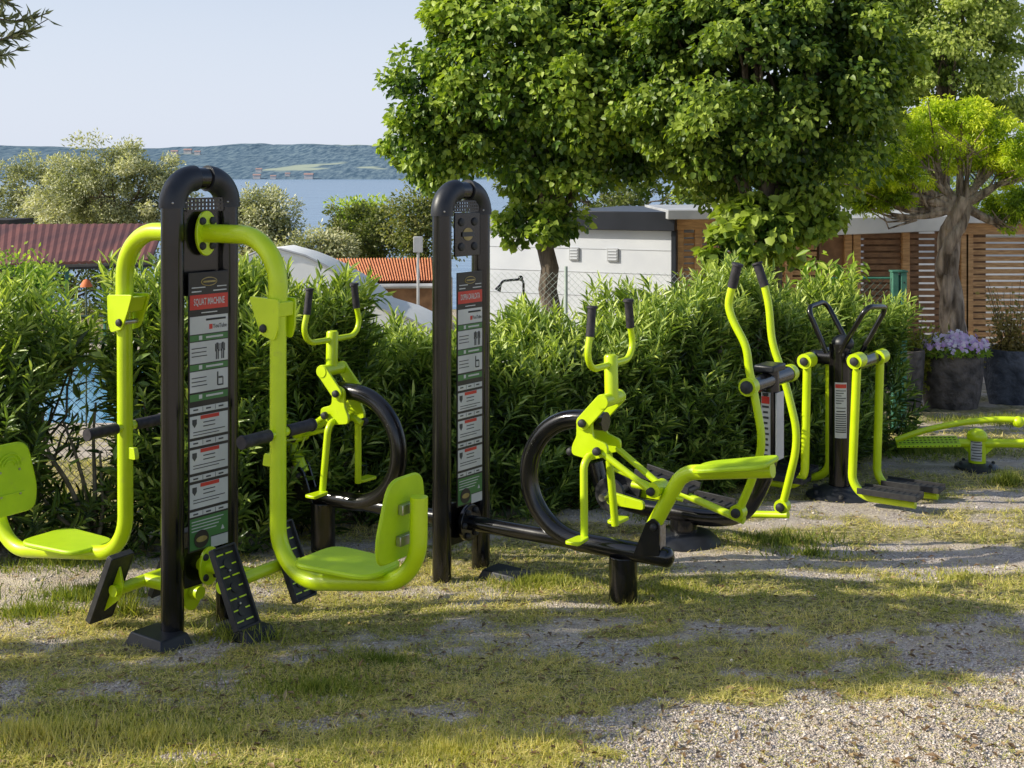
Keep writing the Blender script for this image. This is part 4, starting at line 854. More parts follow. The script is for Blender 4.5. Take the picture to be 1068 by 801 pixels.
# ================================================================= GYM MACHINES
Z3 = np.array([0, 0, 1.])
def rounded(pts, r, k=5): 
    P = [V3(p) for p in pts]; n = len(P); out = []
    for i in range(n):
        a, b, c = P[i - 1], P[i], P[(i + 1) % n]; d1 = a - b; d2 = c - b; cut = min(r, .45 * np.linalg.norm(d1), .45 * np.linalg.norm(d2))
        p = b + unit(d1) * cut; q = b + unit(d2) * cut
        for j in range(k + 1): t = j / k; out.append((1 - t) ** 2 * p + 2 * t * (1 - t) * b + t * t * q)
    return out
def bolt(root, c, axis, r=.014, h=.012, name='bolt_cap', mat='rubber'):
    c = V3(c); ax = unit(V3(axis)); mb = MB(); mb.tube([c - ax * h, c, c + ax * h * .6, c + ax * h], [r, r, r * .85, r * .35], 12); return part(name, mb, mat, root)
def sign_board(root, F, wof, z1, z0, u0, u1, title, s=1.0):
    """info board in the plane of the posts; w toward the viewer"""
    Lv = F.L; Nv = F.N
    def P(u, z, w=0): return F.C[0] * np.array([1, 0, 0]) + F.C[1] * np.array([0, 1, 0]) + Lv * u + Nv * (wof + w) + Z3 * z
    um = (u0 + u1) / 2; hw = (u1 - u0) / 2
    mb = MB(); mb.box(P(um, (z0 + z1) / 2, -.004), hw, .004, (z1 - z0) / 2, Lv, Nv); bd = part('sign_board', mb, 'sign_dark', root, .002)
    H = z1 - z0; zz = lambda f: z1 - f * H
    def strips(name, mat, lst, w):
        groups = [lst] if name == 'print' else [[q] for q in lst]
        for g_ in groups:
          mb = MB()
          for (a, b, f0, f1) in g_:
            mb.box(P(u0 + (u1 - u0) * (a + b) / 2, (zz(f0) + zz(f1)) / 2, w), (u1 - u0) * (b - a) / 2, .0006, (zz(f0) - zz(f1)) / 2, Lv, Nv)
          part(name, mb, mat, bd, smooth=False)
    y = lambda p: (p - 284) / 284.0
    strips('title_band', 'sign_red', [(.02, .98, y(307), y(322))], .0012)
    pan = [(.02, .98, y(329), y(347)), (.02, .98, y(355), y(377)), (.02, .98, y(385), y(406)), (.02, .98, y(421), y(427)), (.02, .98, y(430), y(452)), (.02, .98, y(455), y(461)), (.02, .98, y(464), y(488)), (.02, .98, y(491), y(496)), (.02, .98, y(499), y(524)), (.02, .98, y(527), y(532)), (.55, .98, y(557), y(568))]
    strips('white_panel', 'sign_white', pan, .0012)
    strips('green_strip', 'sign_green', [(.02, .98, y(348), y(354)), (.02, .98, y(378), y(384)), (.02, .98, y(408), y(415)), (.02, .98, y(534), y(556)), (.02, .54, y(556), y(566))], .0012)
    strips('red_tab', 'sign_red', [(.28, .75, y(430.3), y(434)), (.28, .75, y(464.3), y(468)), (.28, .75, y(499.3), y(503)), (.5, .58, y(338), y(343))], .0026)
    ink = []; r = random.Random(4)
    for (a, b) in ((358, 374), (388, 403)):
        for k in range(3): ink.append((.06, .42 + r.random() * .06, y(a + 3 + k * 4), y(a + 3.9 + k * 4)))
    for a in (430, 464, 499):
        for k in range(2): ink.append((.35, .65, y(a + 7 + k * 4), y(a + 8.0 + k * 4)))
        for k in range(2): ink.append((.1, .9 - k * .15, y(a + 16 + k * 3), y(a + 16.8 + k * 3)))
    for a in (421, 455, 491, 527):
        for k in range(3): ink.append((.1 + k * .32, .22 + k * .32, y(a + 2), y(a + 3.5)))
        for k in range(2): ink.append((.335 + k * .32, .34 + k * .32, y(a + .3), y(a + 5)))
    for k in range(3): ink.append((.42, .92, y(332 + k * .01), y(334)))
    # two standing figures and a diagram
    for a in (.68, .82): ink += [(a, a + .05, y(358), y(365)), (a - .01, a + .015, y(365), y(375)), (a + .035, a + .06, y(365), y(375)), (a - .03, a - .012, y(359), y(367)), (a + .062, a + .08, y(359), y(367))]
    ink += [(.7, .73, y(388), y(402)), (.73, .86, y(401), y(402.5)), (.84, .86, y(394), y(402)), (.74, .84, y(393), y(395))]
    strips('print', 'sign_ink', ink, .0026)
    wh = [(.06, .3, y(303), y(304.2)), (.06, .4, y(299), y(300)), (.6, .94, y(303), y(304.2)), (.7, .94, y(299), y(300)), (.3, .7, y(325), y(326))]
    for a in (348, 378, 408): wh += [(.24, .32, y(a + .8), y(a + 5)), (.42, .85, y(a + 2), y(a + 4))]
    for k in range(4): wh.append((.06, .86 - k * .06, y(537 + k * 3.2), y(537.9 + k * 3.2)))
    strips('print', 'sign_white', wh, .0026)
    mb = MB(); zc = zz(y(294)); mb.prism([P(um + .045 * s * math.cos(t_ * .314), zc + .02 * s * math.sin(t_ * .314), .0012) for t_ in range(20)], Nv, .001); em = part('emblem', mb, 'sign_gold', bd, smooth=False)
    mb = MB(); mb.prism([P(um + .04 * s * math.cos(t_ * .314), zc + .016 * s * math.sin(t_ * .314), .003) for t_ in range(20)], Nv, .0006); mb.box(P(um, zc, .003), 0.001, .0007, .001, Lv, Nv)
    part('emblem', mb, 'sign_dark', bd, smooth=False)
    mb = MB(); mb.box(P(um, zc, .0042), .034 * s, .0006, .004, Lv, Nv); part('emblem', mb, 'sign_gold', bd, smooth=False)
    mb = MB(); zc = zz(y(556)); uc = u0 + .3 * (u1 - u0)
    mb.prism([P(uc + .04 * math.cos(t_ * .314), zc + .04 * math.sin(t_ * .314), .004) for t_ in range(20)], Nv, .001); part('round_badge', mb, 'sign_dark', bd, smooth=False)
    mb = MB(); mb.prism([P(uc + .03 * math.cos(t_ * .314), zc + .013 * math.sin(t_ * .314), .0056) for t_ in range(20)], Nv, .0006); part('emblem', mb, 'sign_gold', bd, smooth=False)
    for a in (430, 464, 499):   # shields
        zc = zz(y(a + 7)); uc = u0 + .13 * (u1 - u0); mb = MB()
        mb.prism([P(uc - .012, zc + .016, .003), P(uc + .012, zc + .016, .003), P(uc + .012, zc - .004, .003), P(uc, zc - .02, .003), P(uc - .012, zc - .004, .003)], Nv, .0006); part('shield', mb, 'sign_ink', bd, smooth=False)
    mb = MB(); zc = zz(y(550)); uc = u0 + .84 * (u1 - u0); mb.prism([P(uc - .01, zc - .008, .003), P(uc + .01, zc - .008, .003), P(uc, zc + .012, .003)], Nv, .0006); part('warning_triangle', mb, 'sign_white', bd, smooth=False)
    text('title', title, .042, P(um, zz(y(314.5)), .0028), Lv, Z3, 'sign_white', bd, sx=.205 / (.0275 * len(title)) * .9 * (u1 - u0) / .22, bold=.0006)
    text('video_title', 'YouTube', .026, P(u0 + .77 * (u1 - u0), zz(y(340.5)), .0028), Lv, Z3, 'sign_ink', bd, sx=.8, bold=.0004)
    return bd
def totem(root, F, s, pxy, ztop, base_pads, ya):
    """two posts joined by an arch. s: spacing"""
    A = F.w(0, -s / 2, 0); B = F.w(0, s / 2, 0); r = .05
    for P_ in (A, B):
        z0 = gz(P_[1]) - .05; mb = MB(); mb.tube([P_ * [1, 1, 0] + Z3 * z0, P_ * [1, 1, 0] + Z3 * (ztop - .001)], r, 28); part('post', mb, 'black', root)
    Rb = .118
    for k, (P_, Q) in enumerate(((A, B), (B, A))):
        d = unit(Q - P_); path = [P_ * [1, 1, 0] + Z3 * (ztop - .012), P_ * [1, 1, 0] + Z3 * ztop]
        for i in range(1, 13):
            t = math.pi / 2 * i / 12; path.append(P_ * [1, 1, 0] + d * Rb * (1 - math.cos(t)) + Z3 * (ztop + Rb * math.sin(t)))
        mb = MB(); mb.tube(path, .0585, 28); e = part('elbow', mb, 'elbow', root)
        rim = P_ * [1, 1, 0] + Z3 * (ztop + .012)
        nv = np.array([F.N[0], F.N[1], 0])
        for sg in (1, -1): bolt(e, rim + nv * .058 * .8 + F.L * sg * .058 * .6, nv * .8 + F.L * sg * .6, .005, .004, 'screw', 'steel')
    mb = MB(); M1 = A * [1, 1, 0] + unit(B - A) * (Rb - .01) + Z3 * (ztop + Rb); M2 = B * [1, 1, 0] - unit(B - A) * (Rb - .01) + Z3 * (ztop + Rb)
    mb.tube([M1, M2], .048, 28); part('top_tube', mb, 'black', root)
    for (px, py, wx) in base_pads:
        g_ = gnd(px, py); mb = MB(); a = .0; c = V3(g_) + Z3 * .02; U1 = F.L; U2 = F.N
        pts = [c + U2 * x * wx + F.L * y_ * .09 for x, y_ in ((-1, -1), (1, -1), (1, 1), (-1, 1))]
        top = [p_ + Z3 * .03 for p_ in [c + U2 * x * wx * .8 + F.L * y_ * .07 for x, y_ in ((-1, -1), (1, -1), (1, 1), (-1, 1))]]
        mb.add([p_ - Z3 * .03 for p_ in pts] + top, [(0, 3, 2, 1), (4, 5, 6, 7), (0, 1, 5, 4), (1, 2, 6, 5), (2, 3, 7, 6), (3, 0, 4, 7)]); part('foot_cover', mb, 'elbow', root, .006)
    # perforated plate under the arch
    mb = MB(); zc = CAMZ - (ya - HZ) / FPX * F.C[1]
    nr, nc = 3, 10; w_ = .2; h_ = .052; x0 = -w_ / 2; 
    for i in range(nc + 1):
        mb.box(F.w(.03, x0 + w_ * i / nc, zc), .0045, .003, h_ / 2, F.L, F.N)
    for j in range(nr + 1):
        mb.box(F.w(.0302, 0, zc - h_ / 2 + h_ * j / nr), w_ / 2, .0034, .0042, F.L, F.N)
    part('perforated_strip', mb, 'black', root)
# ---------------- squat machine
A0 = np.array([-1.479, 5.43]); Lq = np.array([.6, .8]); s1 = .304
C1 = A0 + Lq * s1 / 2
FS = Frame(C1, (.8, -.6)); FA = Frame(C1, (.85, -.527))
sq = thing('squat_machine', 'lime green and black double squat machine with a tall arched sign post, at the left', 'gym machine', (C1[0], C1[1], gz(C1[1])))
totem(sq, FS, s1, None, 1.895, [(166, 671, .13), (254, 662, .13)], 213)
mb = MB(); mb.box(FS.w(0.0, 0, CAMZ - (263 - HZ) / FPX * C1[1]), s1 / 2 - .045, .006, .19, FS.L, FS.N); part('mounting_plate', mb, 'black', sq, .003)
sign_board(sq, FS, .052, 1.6, .375, -.105, .115, 'SQUAT MACHINE')
# top flanges and swinging arms
zf_ = FA.tr(208, 243, 0)[2]
for sg in (1, -1):
    cc = FA.w(sg * .035, 0, zf_); mb = MB()
    poly = [cc + FA.L * .062 * math.cos(t_ * 2 * math.pi / 28) + Z3 * .1 * math.sin(t_ * 2 * math.pi / 28) for t_ in range(28)]
    mb.prism(poly, FA.N, .008); fl = part('flange', mb, 'lime', sq, .003)
    for (a, b) in ((-.03, .055), (.03, .055), (-.03, -.055), (.03, -.055)): bolt(fl, cc + FA.L * a + Z3 * b + FA.N * sg * .012, FA.N * sg, .018, .01)
def squat_arm(sg, px_arm, yb0, seatpts, name_lbl):
    ta = FA.tr(px_arm, 400)[0]; tin = abs(ta)
    up = [FA.w(.03 * sg, 0, zf_), FA.w(ta, 0, zf_), FA.w(ta, 0, FA.tr(px_arm, 322)[2])]
    mb = MB(); mb.tube(arcfil([V3(p) for p in up], .215, 14), .041, 22); arm = part('swing_arm', mb, 'lime', sq)
    # bracket
    z1 = FA.tr(px_arm, yb0)[2]; z0 = z1 - .155
    q = lambda u, z: FA.w(ta - sg * u, 0, z)
    for lo in (-.052, .052):
        mb = MB(); mb.prism([p + FA.L * lo for p in rounded([q(-.055, z1), q(.115, z1 + .008), q(.085, z1 - .07), q(.045, z0 - .0), q(-.03, z0 - .02), q(-.05, z0 + .03)], .015, 3)], FA.L, .005); part('bracket', mb, 'lime', arm, .002)
    mb = MB(); mb.prism([q(-.05, z1 - .012), q(.1, z1 - .005), q(.07, z1 - .075), q(-.045, z1 - .075)], FA.L, .046); part('bracket', mb, 'lime', arm, .004)
    for lo in (-.06, .06): bolt(arm, q(.03, z0 + .03) + FA.L * lo, FA.L * (1 if lo > 0 else -1), .019, .012)
    mb = MB(); mb.tube([q(.03, z0 + .03) - FA.L * .058, q(.03, z0 + .03) + FA.L * .058], .012, 10); part('pivot_pin', mb, 'steel', arm)
    # lower arm
    low = [q(0, z0 + .09)] + [FA.p(x, y_) for x, y_ in seatpts]
    mb = MB(); P_ = arcfil([V3(p) for p in low], .2, 12); mb.tube(P_, .0355, 20); la = part('lower_arm', mb, 'lime', sq)
    return ta, la, low
ta, la_r, lowr = squat_arm(1, 290, 311, [(290, 607), (436, 607), (437, 518)], '')
tb_, la_l, lowl = squat_arm(-1, 130, 307, [(131, 577), (6, 573), (-8, 506)], '')
def seat_plate(parent, F, ctr, half_t, half_l, th, mat, z, name='seat'):
    out = rounded([F.w(ctr[0] - half_t, -half_l, z), F.w(ctr[0] + half_t, -half_l * .85, z), F.w(ctr[0] + half_t, half_l * .85, z), F.w(ctr[0] - half_t, half_l, z)], .09, 6)
    mb = MB(); mb.prism(out, Z3, th); return part(name, mb, mat, parent, .008)
def backrest(parent, F, t0, lean, zb, zt_, sg, wide=.165):
    """plate perpendicular to n at t0, top narrower"""
    pr = [(-wide * .86, 0.), (wide * .86, 0.), (wide, .3), (wide * .68, 1.), (-wide * .68, 1.), (-wide, .3)]
    pts = [F.w(t0 + lean * v, u, zb + (zt_ - zb) * v) for u, v in pr]
    mb = MB(); ax = np.cross(F.L, unit(pts[4] - pts[0])); mb.prism(rounded(pts, .07, 6), F.N, .008); bk = part('backrest', mb, 'lime_plastic', parent, .01)
    H = zt_ - zb
    # embossed rings and bar on the side facing the post
    mb = MB()
    for k in range(3):
        rr = .03 + k * .018; mb.tube([F.w(t0 + lean * .68 - sg * .013, rr * math.cos(a * .3), zb + H * .68 + rr * math.sin(a * .3)) for a in range(11)], .003, 6)
    mb.tube([F.w(t0 + lean * .3 - sg * .013, -.08, zb + H * .3), F.w(t0 + lean * .3 - sg * .013, .08, zb + H * .3)], .003, 6)
    part('embossing', mb, 'lime_plastic', parent)
    for (u, v) in ((-.055, .28), (.055, .28), (-.055, .62), (.055, .62)): bolt(parent, F.w(t0 + lean * v - sg * .013, u, zb + H * v), -F.N * sg, .006, .004, 'screw', 'steel')
    # clamps on the outside
    for v in (.25, .62):
        mb = MB(); mb.box(F.w(t0 + lean * v + sg * .022, 0, zb + H * v), .012, .045, .02, F.N, F.L); part('clamp', mb, 'steel', parent, .003)
    return bk
tr_ = FA.tr(368, 600); zs = tr_[2] + .045
seat_plate(la_r, FA, (tr_[0] - .02, 0), .2, .15, .012, 'lime_plastic', zs)
te = FA.tr(430, 560); backrest(la_r, FA, te[0] - .065, .03, FA.tr(425, 585)[2], FA.tr(432, 497)[2], 1)
tl_ = FA.tr(72, 570); zs = FA.tr(72, 575)[2] + .045
seat_plate(la_l, FA, (tl_[0], 0), .2, .15, .012, 'lime_plastic', zs)
te = FA.tr(4, 540); backrest(la_l, FA, te[0] + .05, -.02, FA.tr(8, 537)[2], FA.tr(4, 462)[2], -1)
for (la, px, py) in ((la_r, 290, 452), (la_l, 131, 445)):
    c = FA.p(px, py); 
    for sg in (-1, 1):
        mb = MB(); mb.tube([c + FA.L * sg * .055, c + FA.L * sg * .21, c + FA.L * sg * .212, c + FA.L * sg * .222], [.026, .026, .03, .028], 16); part('hand_grip', mb, 'grip', la)
    mb = MB(); mb.tube([c - FA.L * .056, c + FA.L * .056], .02, 14); part('grip_tube', mb, 'lime', la)
    s = 1 if px > 200 else -1
    mb = MB(); d = c - Z3 * .12 - FA.N * s * .05
    mb.prism(rounded([d + FA.N * s * .03 + Z3 * .03, d - FA.N * s * .02 + Z3 * .03, d - FA.N * s * .03 - Z3 * .025, d + FA.N * s * .03 - Z3 * .025], .012, 4), FA.L, .012); part('lug', mb, 'lime', la, .002)
# foot rests
zc_ = FA.tr(262, 600)[2]
for sg in (1, -1):
    if sg == 1: ctr = (FA.tr(263, 600)[0]); zc = FA.tr(263, 600)[2]
    else: ctr = FA.tr(152, 604)[0] - .0; zc = FA.tr(150, 604)[2]
    mb = MB(); mb.tube([FA.w(ctr, -.19, zc), FA.w(ctr, .23, zc)], .027, 16); part('foot_crossbar', mb, 'lime', sq)
    mb = MB(); mb.tube([FA.w(0, 0, zc), FA.w(ctr, 0, zc)], .03, 16); part('foot_beam', mb, 'lime', sq)
    cc = FA.w(sg * .055, 0, zc); mb = MB(); mb.prism([cc + FA.L * .06 * math.cos(t_ * .2244) + Z3 * .085 * math.sin(t_ * .2244) for t_ in range(28)], FA.N, .008); fl = part('flange', mb, 'lime', sq, .003)
    for (a, b) in ((-.03, .045), (.03, .045), (-.03, -.045), (.03, -.045)): bolt(fl, cc + FA.L * a + Z3 * b + FA.N * sg * .01, FA.N * sg, .016, .01)
    for lo in (-.16, .2):
        c = FA.w(ctr + sg * .045, lo, zc + (.015 if lo > 0 else 0)); up = unit(-FA.N * sg * .42 + Z3 * .9); nr = unit(np.cross(FA.L, up)) * (1)
        if np.dot(nr, FA.N * sg) < 0: nr = -nr
        mb = MB(); mb.box(c, .062, .17, .006, FA.L, up, nr)
        for k in (-1, 1): mb.box(c + FA.L * k * .062 + nr * .008, .005, .172, .016, FA.L, up, nr); mb.box(c + up * k * .17 + nr * .008, .062, .005, .016, FA.L, up, nr)
        fr_ = part('foot_rest', mb, 'rubber', sq, .003)
        mb = MB()
        for k in range(7): 
            for q in (-1, 1): mb.box(c + up * (-.14 + k * .047) + FA.L * q * .028 + nr * .0085, .02, .003, .002, FA.L, up, nr)
        part('tread_bar', mb, 'lime', fr_)
        mb = MB()
        for k in (-.1, 0, .1): mb.tube([c + up * k + nr * .005, c + up * k + nr * .012], .022, 12)
        part('tread_disc', mb, 'rubber', fr_)
        for k in (-.07, .07): bolt(fr_, c + up * k + nr * .012, nr, .006, .004, 'screw', 'steel')
        mb = MB(); mb.prism([c - nr * .008 + up * .12, c - nr * .008 - up * .12, FA.w(ctr, lo, zc) - up * .03 - nr * .03, FA.w(ctr, lo, zc) + up * .03 - nr * .03], FA.L, .006); part('gusset', mb, 'lime', fr_, .002)
mb = MB(); mb.box(FS.w(0, 0, zc_), s1 / 2 - .045, .006, .09, FS.L, FS.N); part('mounting_plate', mb, 'black', sq, .003)
# ---------------- ring rider machine
A2 = np.array([-.364, 6.48]); s2 = .325; C2 = A2 + Lq * s2 / 2
FS2 = Frame(C2, (.8, -.6)); F2 = Frame(C2, (.85, -.527))
rd_ = thing('rider_machine', 'double riding machine with two big black rings either side of an arched sign post', 'gym machine', (C2[0], C2[1], gz(C2[1])))
zt2 = CAMZ - (222 - HZ) / FPX * C2[1]
totem(rd_, FS2, s2, None, zt2, [(528, 604, .13)], 215)
sign_board(rd_, FS2, .052, CAMZ - (283 - HZ) / FPX * C2[1], CAMZ - (524 - HZ) / FPX * C2[1], -.1, .11, 'DOPPIA CAVALCATA')
mb = MB(); zc = CAMZ - (244 - HZ) / FPX * C2[1]; mb.box(FS2.w(.035, 0, zc), .105, .006, .115, FS2.L, FS2.N); mp_ = part('mounting_plate', mb, 'black', rd_, .003)
for a in (-.055, .055):
    for b in (-.065, .065): bolt(mp_, FS2.w(.045, a, zc + b), FS2.N, .022, .008)
mb = MB(); mb.prism([FS2.w(.043, .042 * math.cos(t_ * .314), zc + .034 * math.sin(t_ * .314)) for t_ in range(20)], FS2.N, .001); em = part('emblem', mb, 'sign_gold', mp_, smooth=False)
mb = MB(); mb.box(FS2.w(.046, 0, zc), .05, .0015, .012, FS2.L, FS2.N); part('emblem', mb, 'sign_ink', mp_)
zb2 = F2.tr(610, 566)[2]
mb = MB(); mb.box(FS2.w(0, 0, zb2), s2 / 2 - .045, .006, .11, FS2.L, FS2.N); part('mounting_plate', mb, 'black', rd_, .003)
def T2(x, y, lo=0): return F2.tr(x, y, lo)
tc_, _, zc2 = T2(608, 502); ztp2 = T2(608, 437)[2]; RR = (ztp2 - zb2) / 2; zc2 = (ztp2 + zb2) / 2
tend = T2(697, 577)[0]; tpost = T2(650, 600)[0]
def half(g):
    W = lambda q: F2.w(q[0], q[1], q[2], g)
    Wp = lambda x, y, lo=0: W(T2(x, y, lo))
    Nn = F2.N * g; Ll = F2.L * g
    ring = [W((T2(632, 437)[0], 0, ztp2)), W((tc_ + .03, 0, ztp2))] + [W((tc_ - RR * 1.02 * math.sin(a), 0, zc2 + RR * math.cos(a))) for a in np.linspace(0, math.pi, 30)] + [W((tc_ + .1, 0, zb2)), W((tend, 0, zb2)), W((tend + .012, 0, zb2)), W((tend + .026, 0, zb2))]
    mb = MB(); mb.tube(ring, [.048] * (len(ring) - 2) + [.042, .018], 22); rg = part('ring_tube', mb, 'black', rd_)
    mb = MB()   # white maker's script on the ring
    for k in range(7):
        a = math.pi * (.30 + .028 * k); p = W((tc_ - RR * 1.02 * math.sin(a), -.046 * 1, zc2 + RR * math.cos(a)))
        q = p if g == 1 else W((tc_ - RR * 1.02 * math.sin(a), .046, zc2 + RR * math.cos(a)))
        mb.box(q, .0025, .0015, .006 if k % 2 else .004, F2.N, F2.L)
    part('print', mb, 'sign_white', rg)
    mb = MB(); mb.tube([W((.03, 0, zb2)), W((tc_ - .05, 0, zb2))], .04, 18); part('base_tube', mb, 'black', rd_)
    cc = W((.05, 0, zb2)); mb = MB(); mb.tube([cc - Nn * .012, cc + Nn * .012], .095, 28); fl = part('flange', mb, 'black', rd_, .003)
    for k in range(6):
        a = k * 1.047; bolt(fl, cc + Nn * .02 + Ll * .07 * math.cos(a) + Z3 * .07 * math.sin(a), Nn, .015, .01)
    pp = W((tpost, 0, 0)); mb = MB(); mb.tube([pp * [1, 1, 0] + Z3 * (gz(pp[1]) - .05), pp * [1, 1, 0] + Z3 * (zb2 - .03)], .07, 24); part('ground_post', mb, 'black', rd_, .004)
    # seat bracket
    for lo in (-.045, .045):
        mb = MB(); mb.prism(rounded([Wp(660, 580, lo), Wp(674, 545, lo), Wp(681, 540, lo), Wp(688, 546, lo), Wp(688, 580, lo)], .012, 3), Ll, .006); part('seat_bracket', mb, 'black', rd_, .002)
        bolt(rd_, Wp(681, 550, lo * 1.35), Ll * (1 if lo > 0 else -1), .017, .012)
    mb = MB(); c = Wp(690, 560); mb.box(c, .008, .03, .06, Nn, Ll); part('stop_block', mb, 'tan', rd_)
    st = [Wp(679, 553), Wp(686, 540), Wp(712, 493), Wp(806, 490)]
    mb = MB(); mb.tube(arcfil([V3(p) for p in st], .13, 12), .0365, 20); stt = part('seat_tube', mb, 'lime', rd_)
    a, b = T2(727, 488), T2(806, 482)
    mb = MB(); mb.prism(rounded([W((a[0], -.11, a[2])), W((b[0], -.14, b[2])), W((b[0], .14, b[2])), W((a[0], .11, a[2]))], .08, 6), Z3, .012); part('seat', mb, 'lime_plastic', stt, .008)
    # pivot and rods
    c = Wp(686, 509); mb = MB(); mb.tube([c - Ll * .055, c + Ll * .055], .036, 18); part('pivot_hub', mb, 'lime', stt)
    for lo in (-.065, .065): bolt(stt, W((T2(684, 510)[0], lo, T2(684, 510)[2])), Ll * np.sign(lo), .022, .013)
    for lo in (-.075, .075):
        mb = MB(); mb.tube([W((T2(636, 470)[0], lo, T2(636, 470)[2])), W((T2(684, 509)[0], lo * .75, T2(684, 509)[2]))], .0165, 12); part('link_rod', mb, 'lime', rd_)
    mb = MB(); mb.tube([Wp(641, 489), Wp(705, 519), Wp(712, 521)], .012, 10); part('link_rod', mb, 'lime', rd_)
    # side plates, links, pins
    body = [(609, 433), (617, 429), (625, 434), (626, 454), (641, 461), (641, 473), (624, 477), (604, 471), (604, 462), (609, 452)]
    for lo in (-.07, .07):
        pl_ = [W((T2(x, y)[0], lo, T2(x, y)[2])) for x, y in body]; mb = MB(); mb.prism(rounded(pl_, .02, 3), Ll, .009); part('side_plate', mb, 'lime', rd_, .003)
        a = np.array(W((T2(637, 416)[0], lo * 1.25, T2(637, 416)[2]))); b = np.array(W((T2(617, 438)[0], lo * 1.25, T2(617, 438)[2]))); d = unit(b - a); e = unit(np.cross(d, Ll)); w_ = .036; pts = []
        for k in range(9): t_ = math.pi * (k / 8 + .5); pts.append(a + w_ * (d * math.cos(t_) + e * math.sin(t_)))
        for k in range(9): t_ = math.pi * (k / 8 - .5); pts.append(b + w_ * (d * math.cos(t_) + e * math.sin(t_)))
        mb = MB(); mb.prism(pts, Ll, .008); part('link_plate', mb, 'lime', rd_, .003)
        for (x, y) in ((617, 438), (632, 467)): bolt(rd_, W((T2(x, y)[0], lo * 1.5, T2(x, y)[2])), Ll * np.sign(lo), .021, .014)
    mb = MB(); mb.tube([W((T2(637, 416)[0], -.1, T2(637, 416)[2])), W((T2(637, 416)[0], .1, T2(637, 416)[2]))], .034, 18); mb.tube([W((T2(617, 438)[0], -.09, T2(617, 438)[2])), W((T2(617, 438)[0], .09, T2(617, 438)[2]))], .02, 14)
    part('cross_tube', mb, 'lime', rd_)
    mb = MB(); mb.tube([Wp(637, 370), Wp(637, 372), Wp(638, 416)], [.028, .034, .034], 20); stem = part('handle_stem', mb, 'lime', rd_)
    # handlebar
    ts, _, zs_ = T2(637, 380); hp = lambda l, z, dt=0: W((ts + dt, l, z)); zg1 = T2(614, 350, -.25)[2]; zg2 = T2(614, 323, -.25)[2]
    hb = [hp(-.215, zg1, .0), hp(-.27, zg1 - .06, .0), hp(-.22, zs_, 0), hp(.22, zs_, 0), hp(.27, zg1 - .06, 0), hp(.215, zg1, 0)]
    hb = [hp(-.225, zg1 + .02), hp(-.275, zs_ + .03), hp(-.2, zs_), hp(.2, zs_), hp(.275, zs_ + .03), hp(.225, zg1 + .02)]
    mb = MB(); mb.tube(arcfil([V3(p) for p in [hp(-.215, zg1), hp(-.27, zs_), hp(.27, zs_), hp(.215, zg1)]], .085, 8), .0165, 14); hbo = part('handlebar', mb, 'lime', rd_)
    for sg in (-1, 1):
        mb = MB(); mb.tube([hp(sg * .217, zg1 - .01), hp(sg * .195, zg2), hp(sg * .1945, zg2 + .001), hp(sg * .194, zg2 + .012)], [.021, .021, .028, .026], 14); part('hand_grip', mb, 'grip', hbo)
    # foot frame
    tl1, zl1 = T2(620, 470)[0], T2(620, 472)[2]; tb1 = T2(614, 560, -.1)[0]; zfeet = T2(614, 560, -.1)[2]
    for sg in (-1, 1):
        leg = [W((tl1 + .03, sg * .03, zl1)), W((tl1 + .01, sg * .13, zl1 - .0)), W((tb1 + .05 * (sg + 1) * .2, sg * .145, zfeet))]
        mb = MB(); mb.tube(arcfil([V3(p) for p in leg], .06, 8), .0195, 14); lg = part('foot_arm', mb, 'lime', rd_)
        e = W((tb1, sg * .145, zfeet + .01)); mb = MB(); mb.prism(rounded([e - Nn * .03, e + Nn * .03, e + Nn * .04 + Ll * sg * .13, e - Nn * .04 + Ll * sg * .13], .02, 4), Z3, .008); part('foot_peg', mb, 'lime', lg, .003)
    mb = MB(); mb.tube([Wp(612, 466, 0), Wp(597, 471, 0)], .018, 12); part('stop_arm', mb, 'lime', rd_)
    bolt(rd_, Wp(595, 471, -.03), Ll * -1, .022, .02)
half(1); half(-1)
# ---------------- cross trainer
C3 = np.array([1.007, 7.31]); F3 = Frame(C3, (.82, -.572))
ct = thing('cross_trainer', 'lime green cross trainer with two long wavy handle bars and a black curved frame', 'gym machine', (C3[0], C3[1], gz(C3[1])))
P3 = F3.p
main = [P3(621, 482), P3(628, 512), P3(660, 527), P3(740, 541), P3(775, 538), P3(798, 500), P3(806, 450), P3(803, 384)]
mb = MB(); mb.tube(fil([V3(p) for p in main], .16, 8), .05, 22); part('main_frame', mb, 'black', ct)
mb = MB(); z0 = gz(C3[1]); mb.lathe((C3[0], C3[1], z0), [(0, .085), (.1, .085), (.17, .07), (.215, .03), (.22, -.03)], 32); part('base_cover', mb, 'elbow', ct)
mb = MB(); mb.tube([(C3[0], C3[1], z0 + .05), (C3[0], C3[1], F3.tr(713, 540)[2])], .08, 24); part('ground_post', mb, 'black', ct)
q1 = F3.tr(803, 396); mb = MB(); mb.tube([F3.w(q1[0], -.26, q1[2]), F3.w(q1[0], .26, q1[2])], .046, 20); part('axle_tube', mb, 'black', ct)
mb = MB(); mb.box(F3.w(q1[0], 0, q1[2] + .07), .06, .09, .02, F3.N, F3.L); part('post_cap', mb, 'elbow', ct, .01)
a_ = [(x, y) for x, y in [(808, 412), (812, 470)]]
sp = F3.w(q1[0] + .058, 0, (F3.tr(805, 408)[2] + F3.tr(805, 478)[2]) / 2); hh = (F3.tr(805, 408)[2] - F3.tr(805, 478)[2]) / 2
mb = MB(); mb.box(sp - F3.L * .0, .004, .05, hh, F3.N, F3.L); sb = part('instruction_plate', mb, 'sign_white', ct)
mb = MB(); sp2 = F3.w(q1[0], -.056, sp[2])
mb.box(sp2, .026, .004, hh, F3.N, F3.L); sb2 = part('instruction_plate', mb, 'sign_white', ct)
mb = MB()
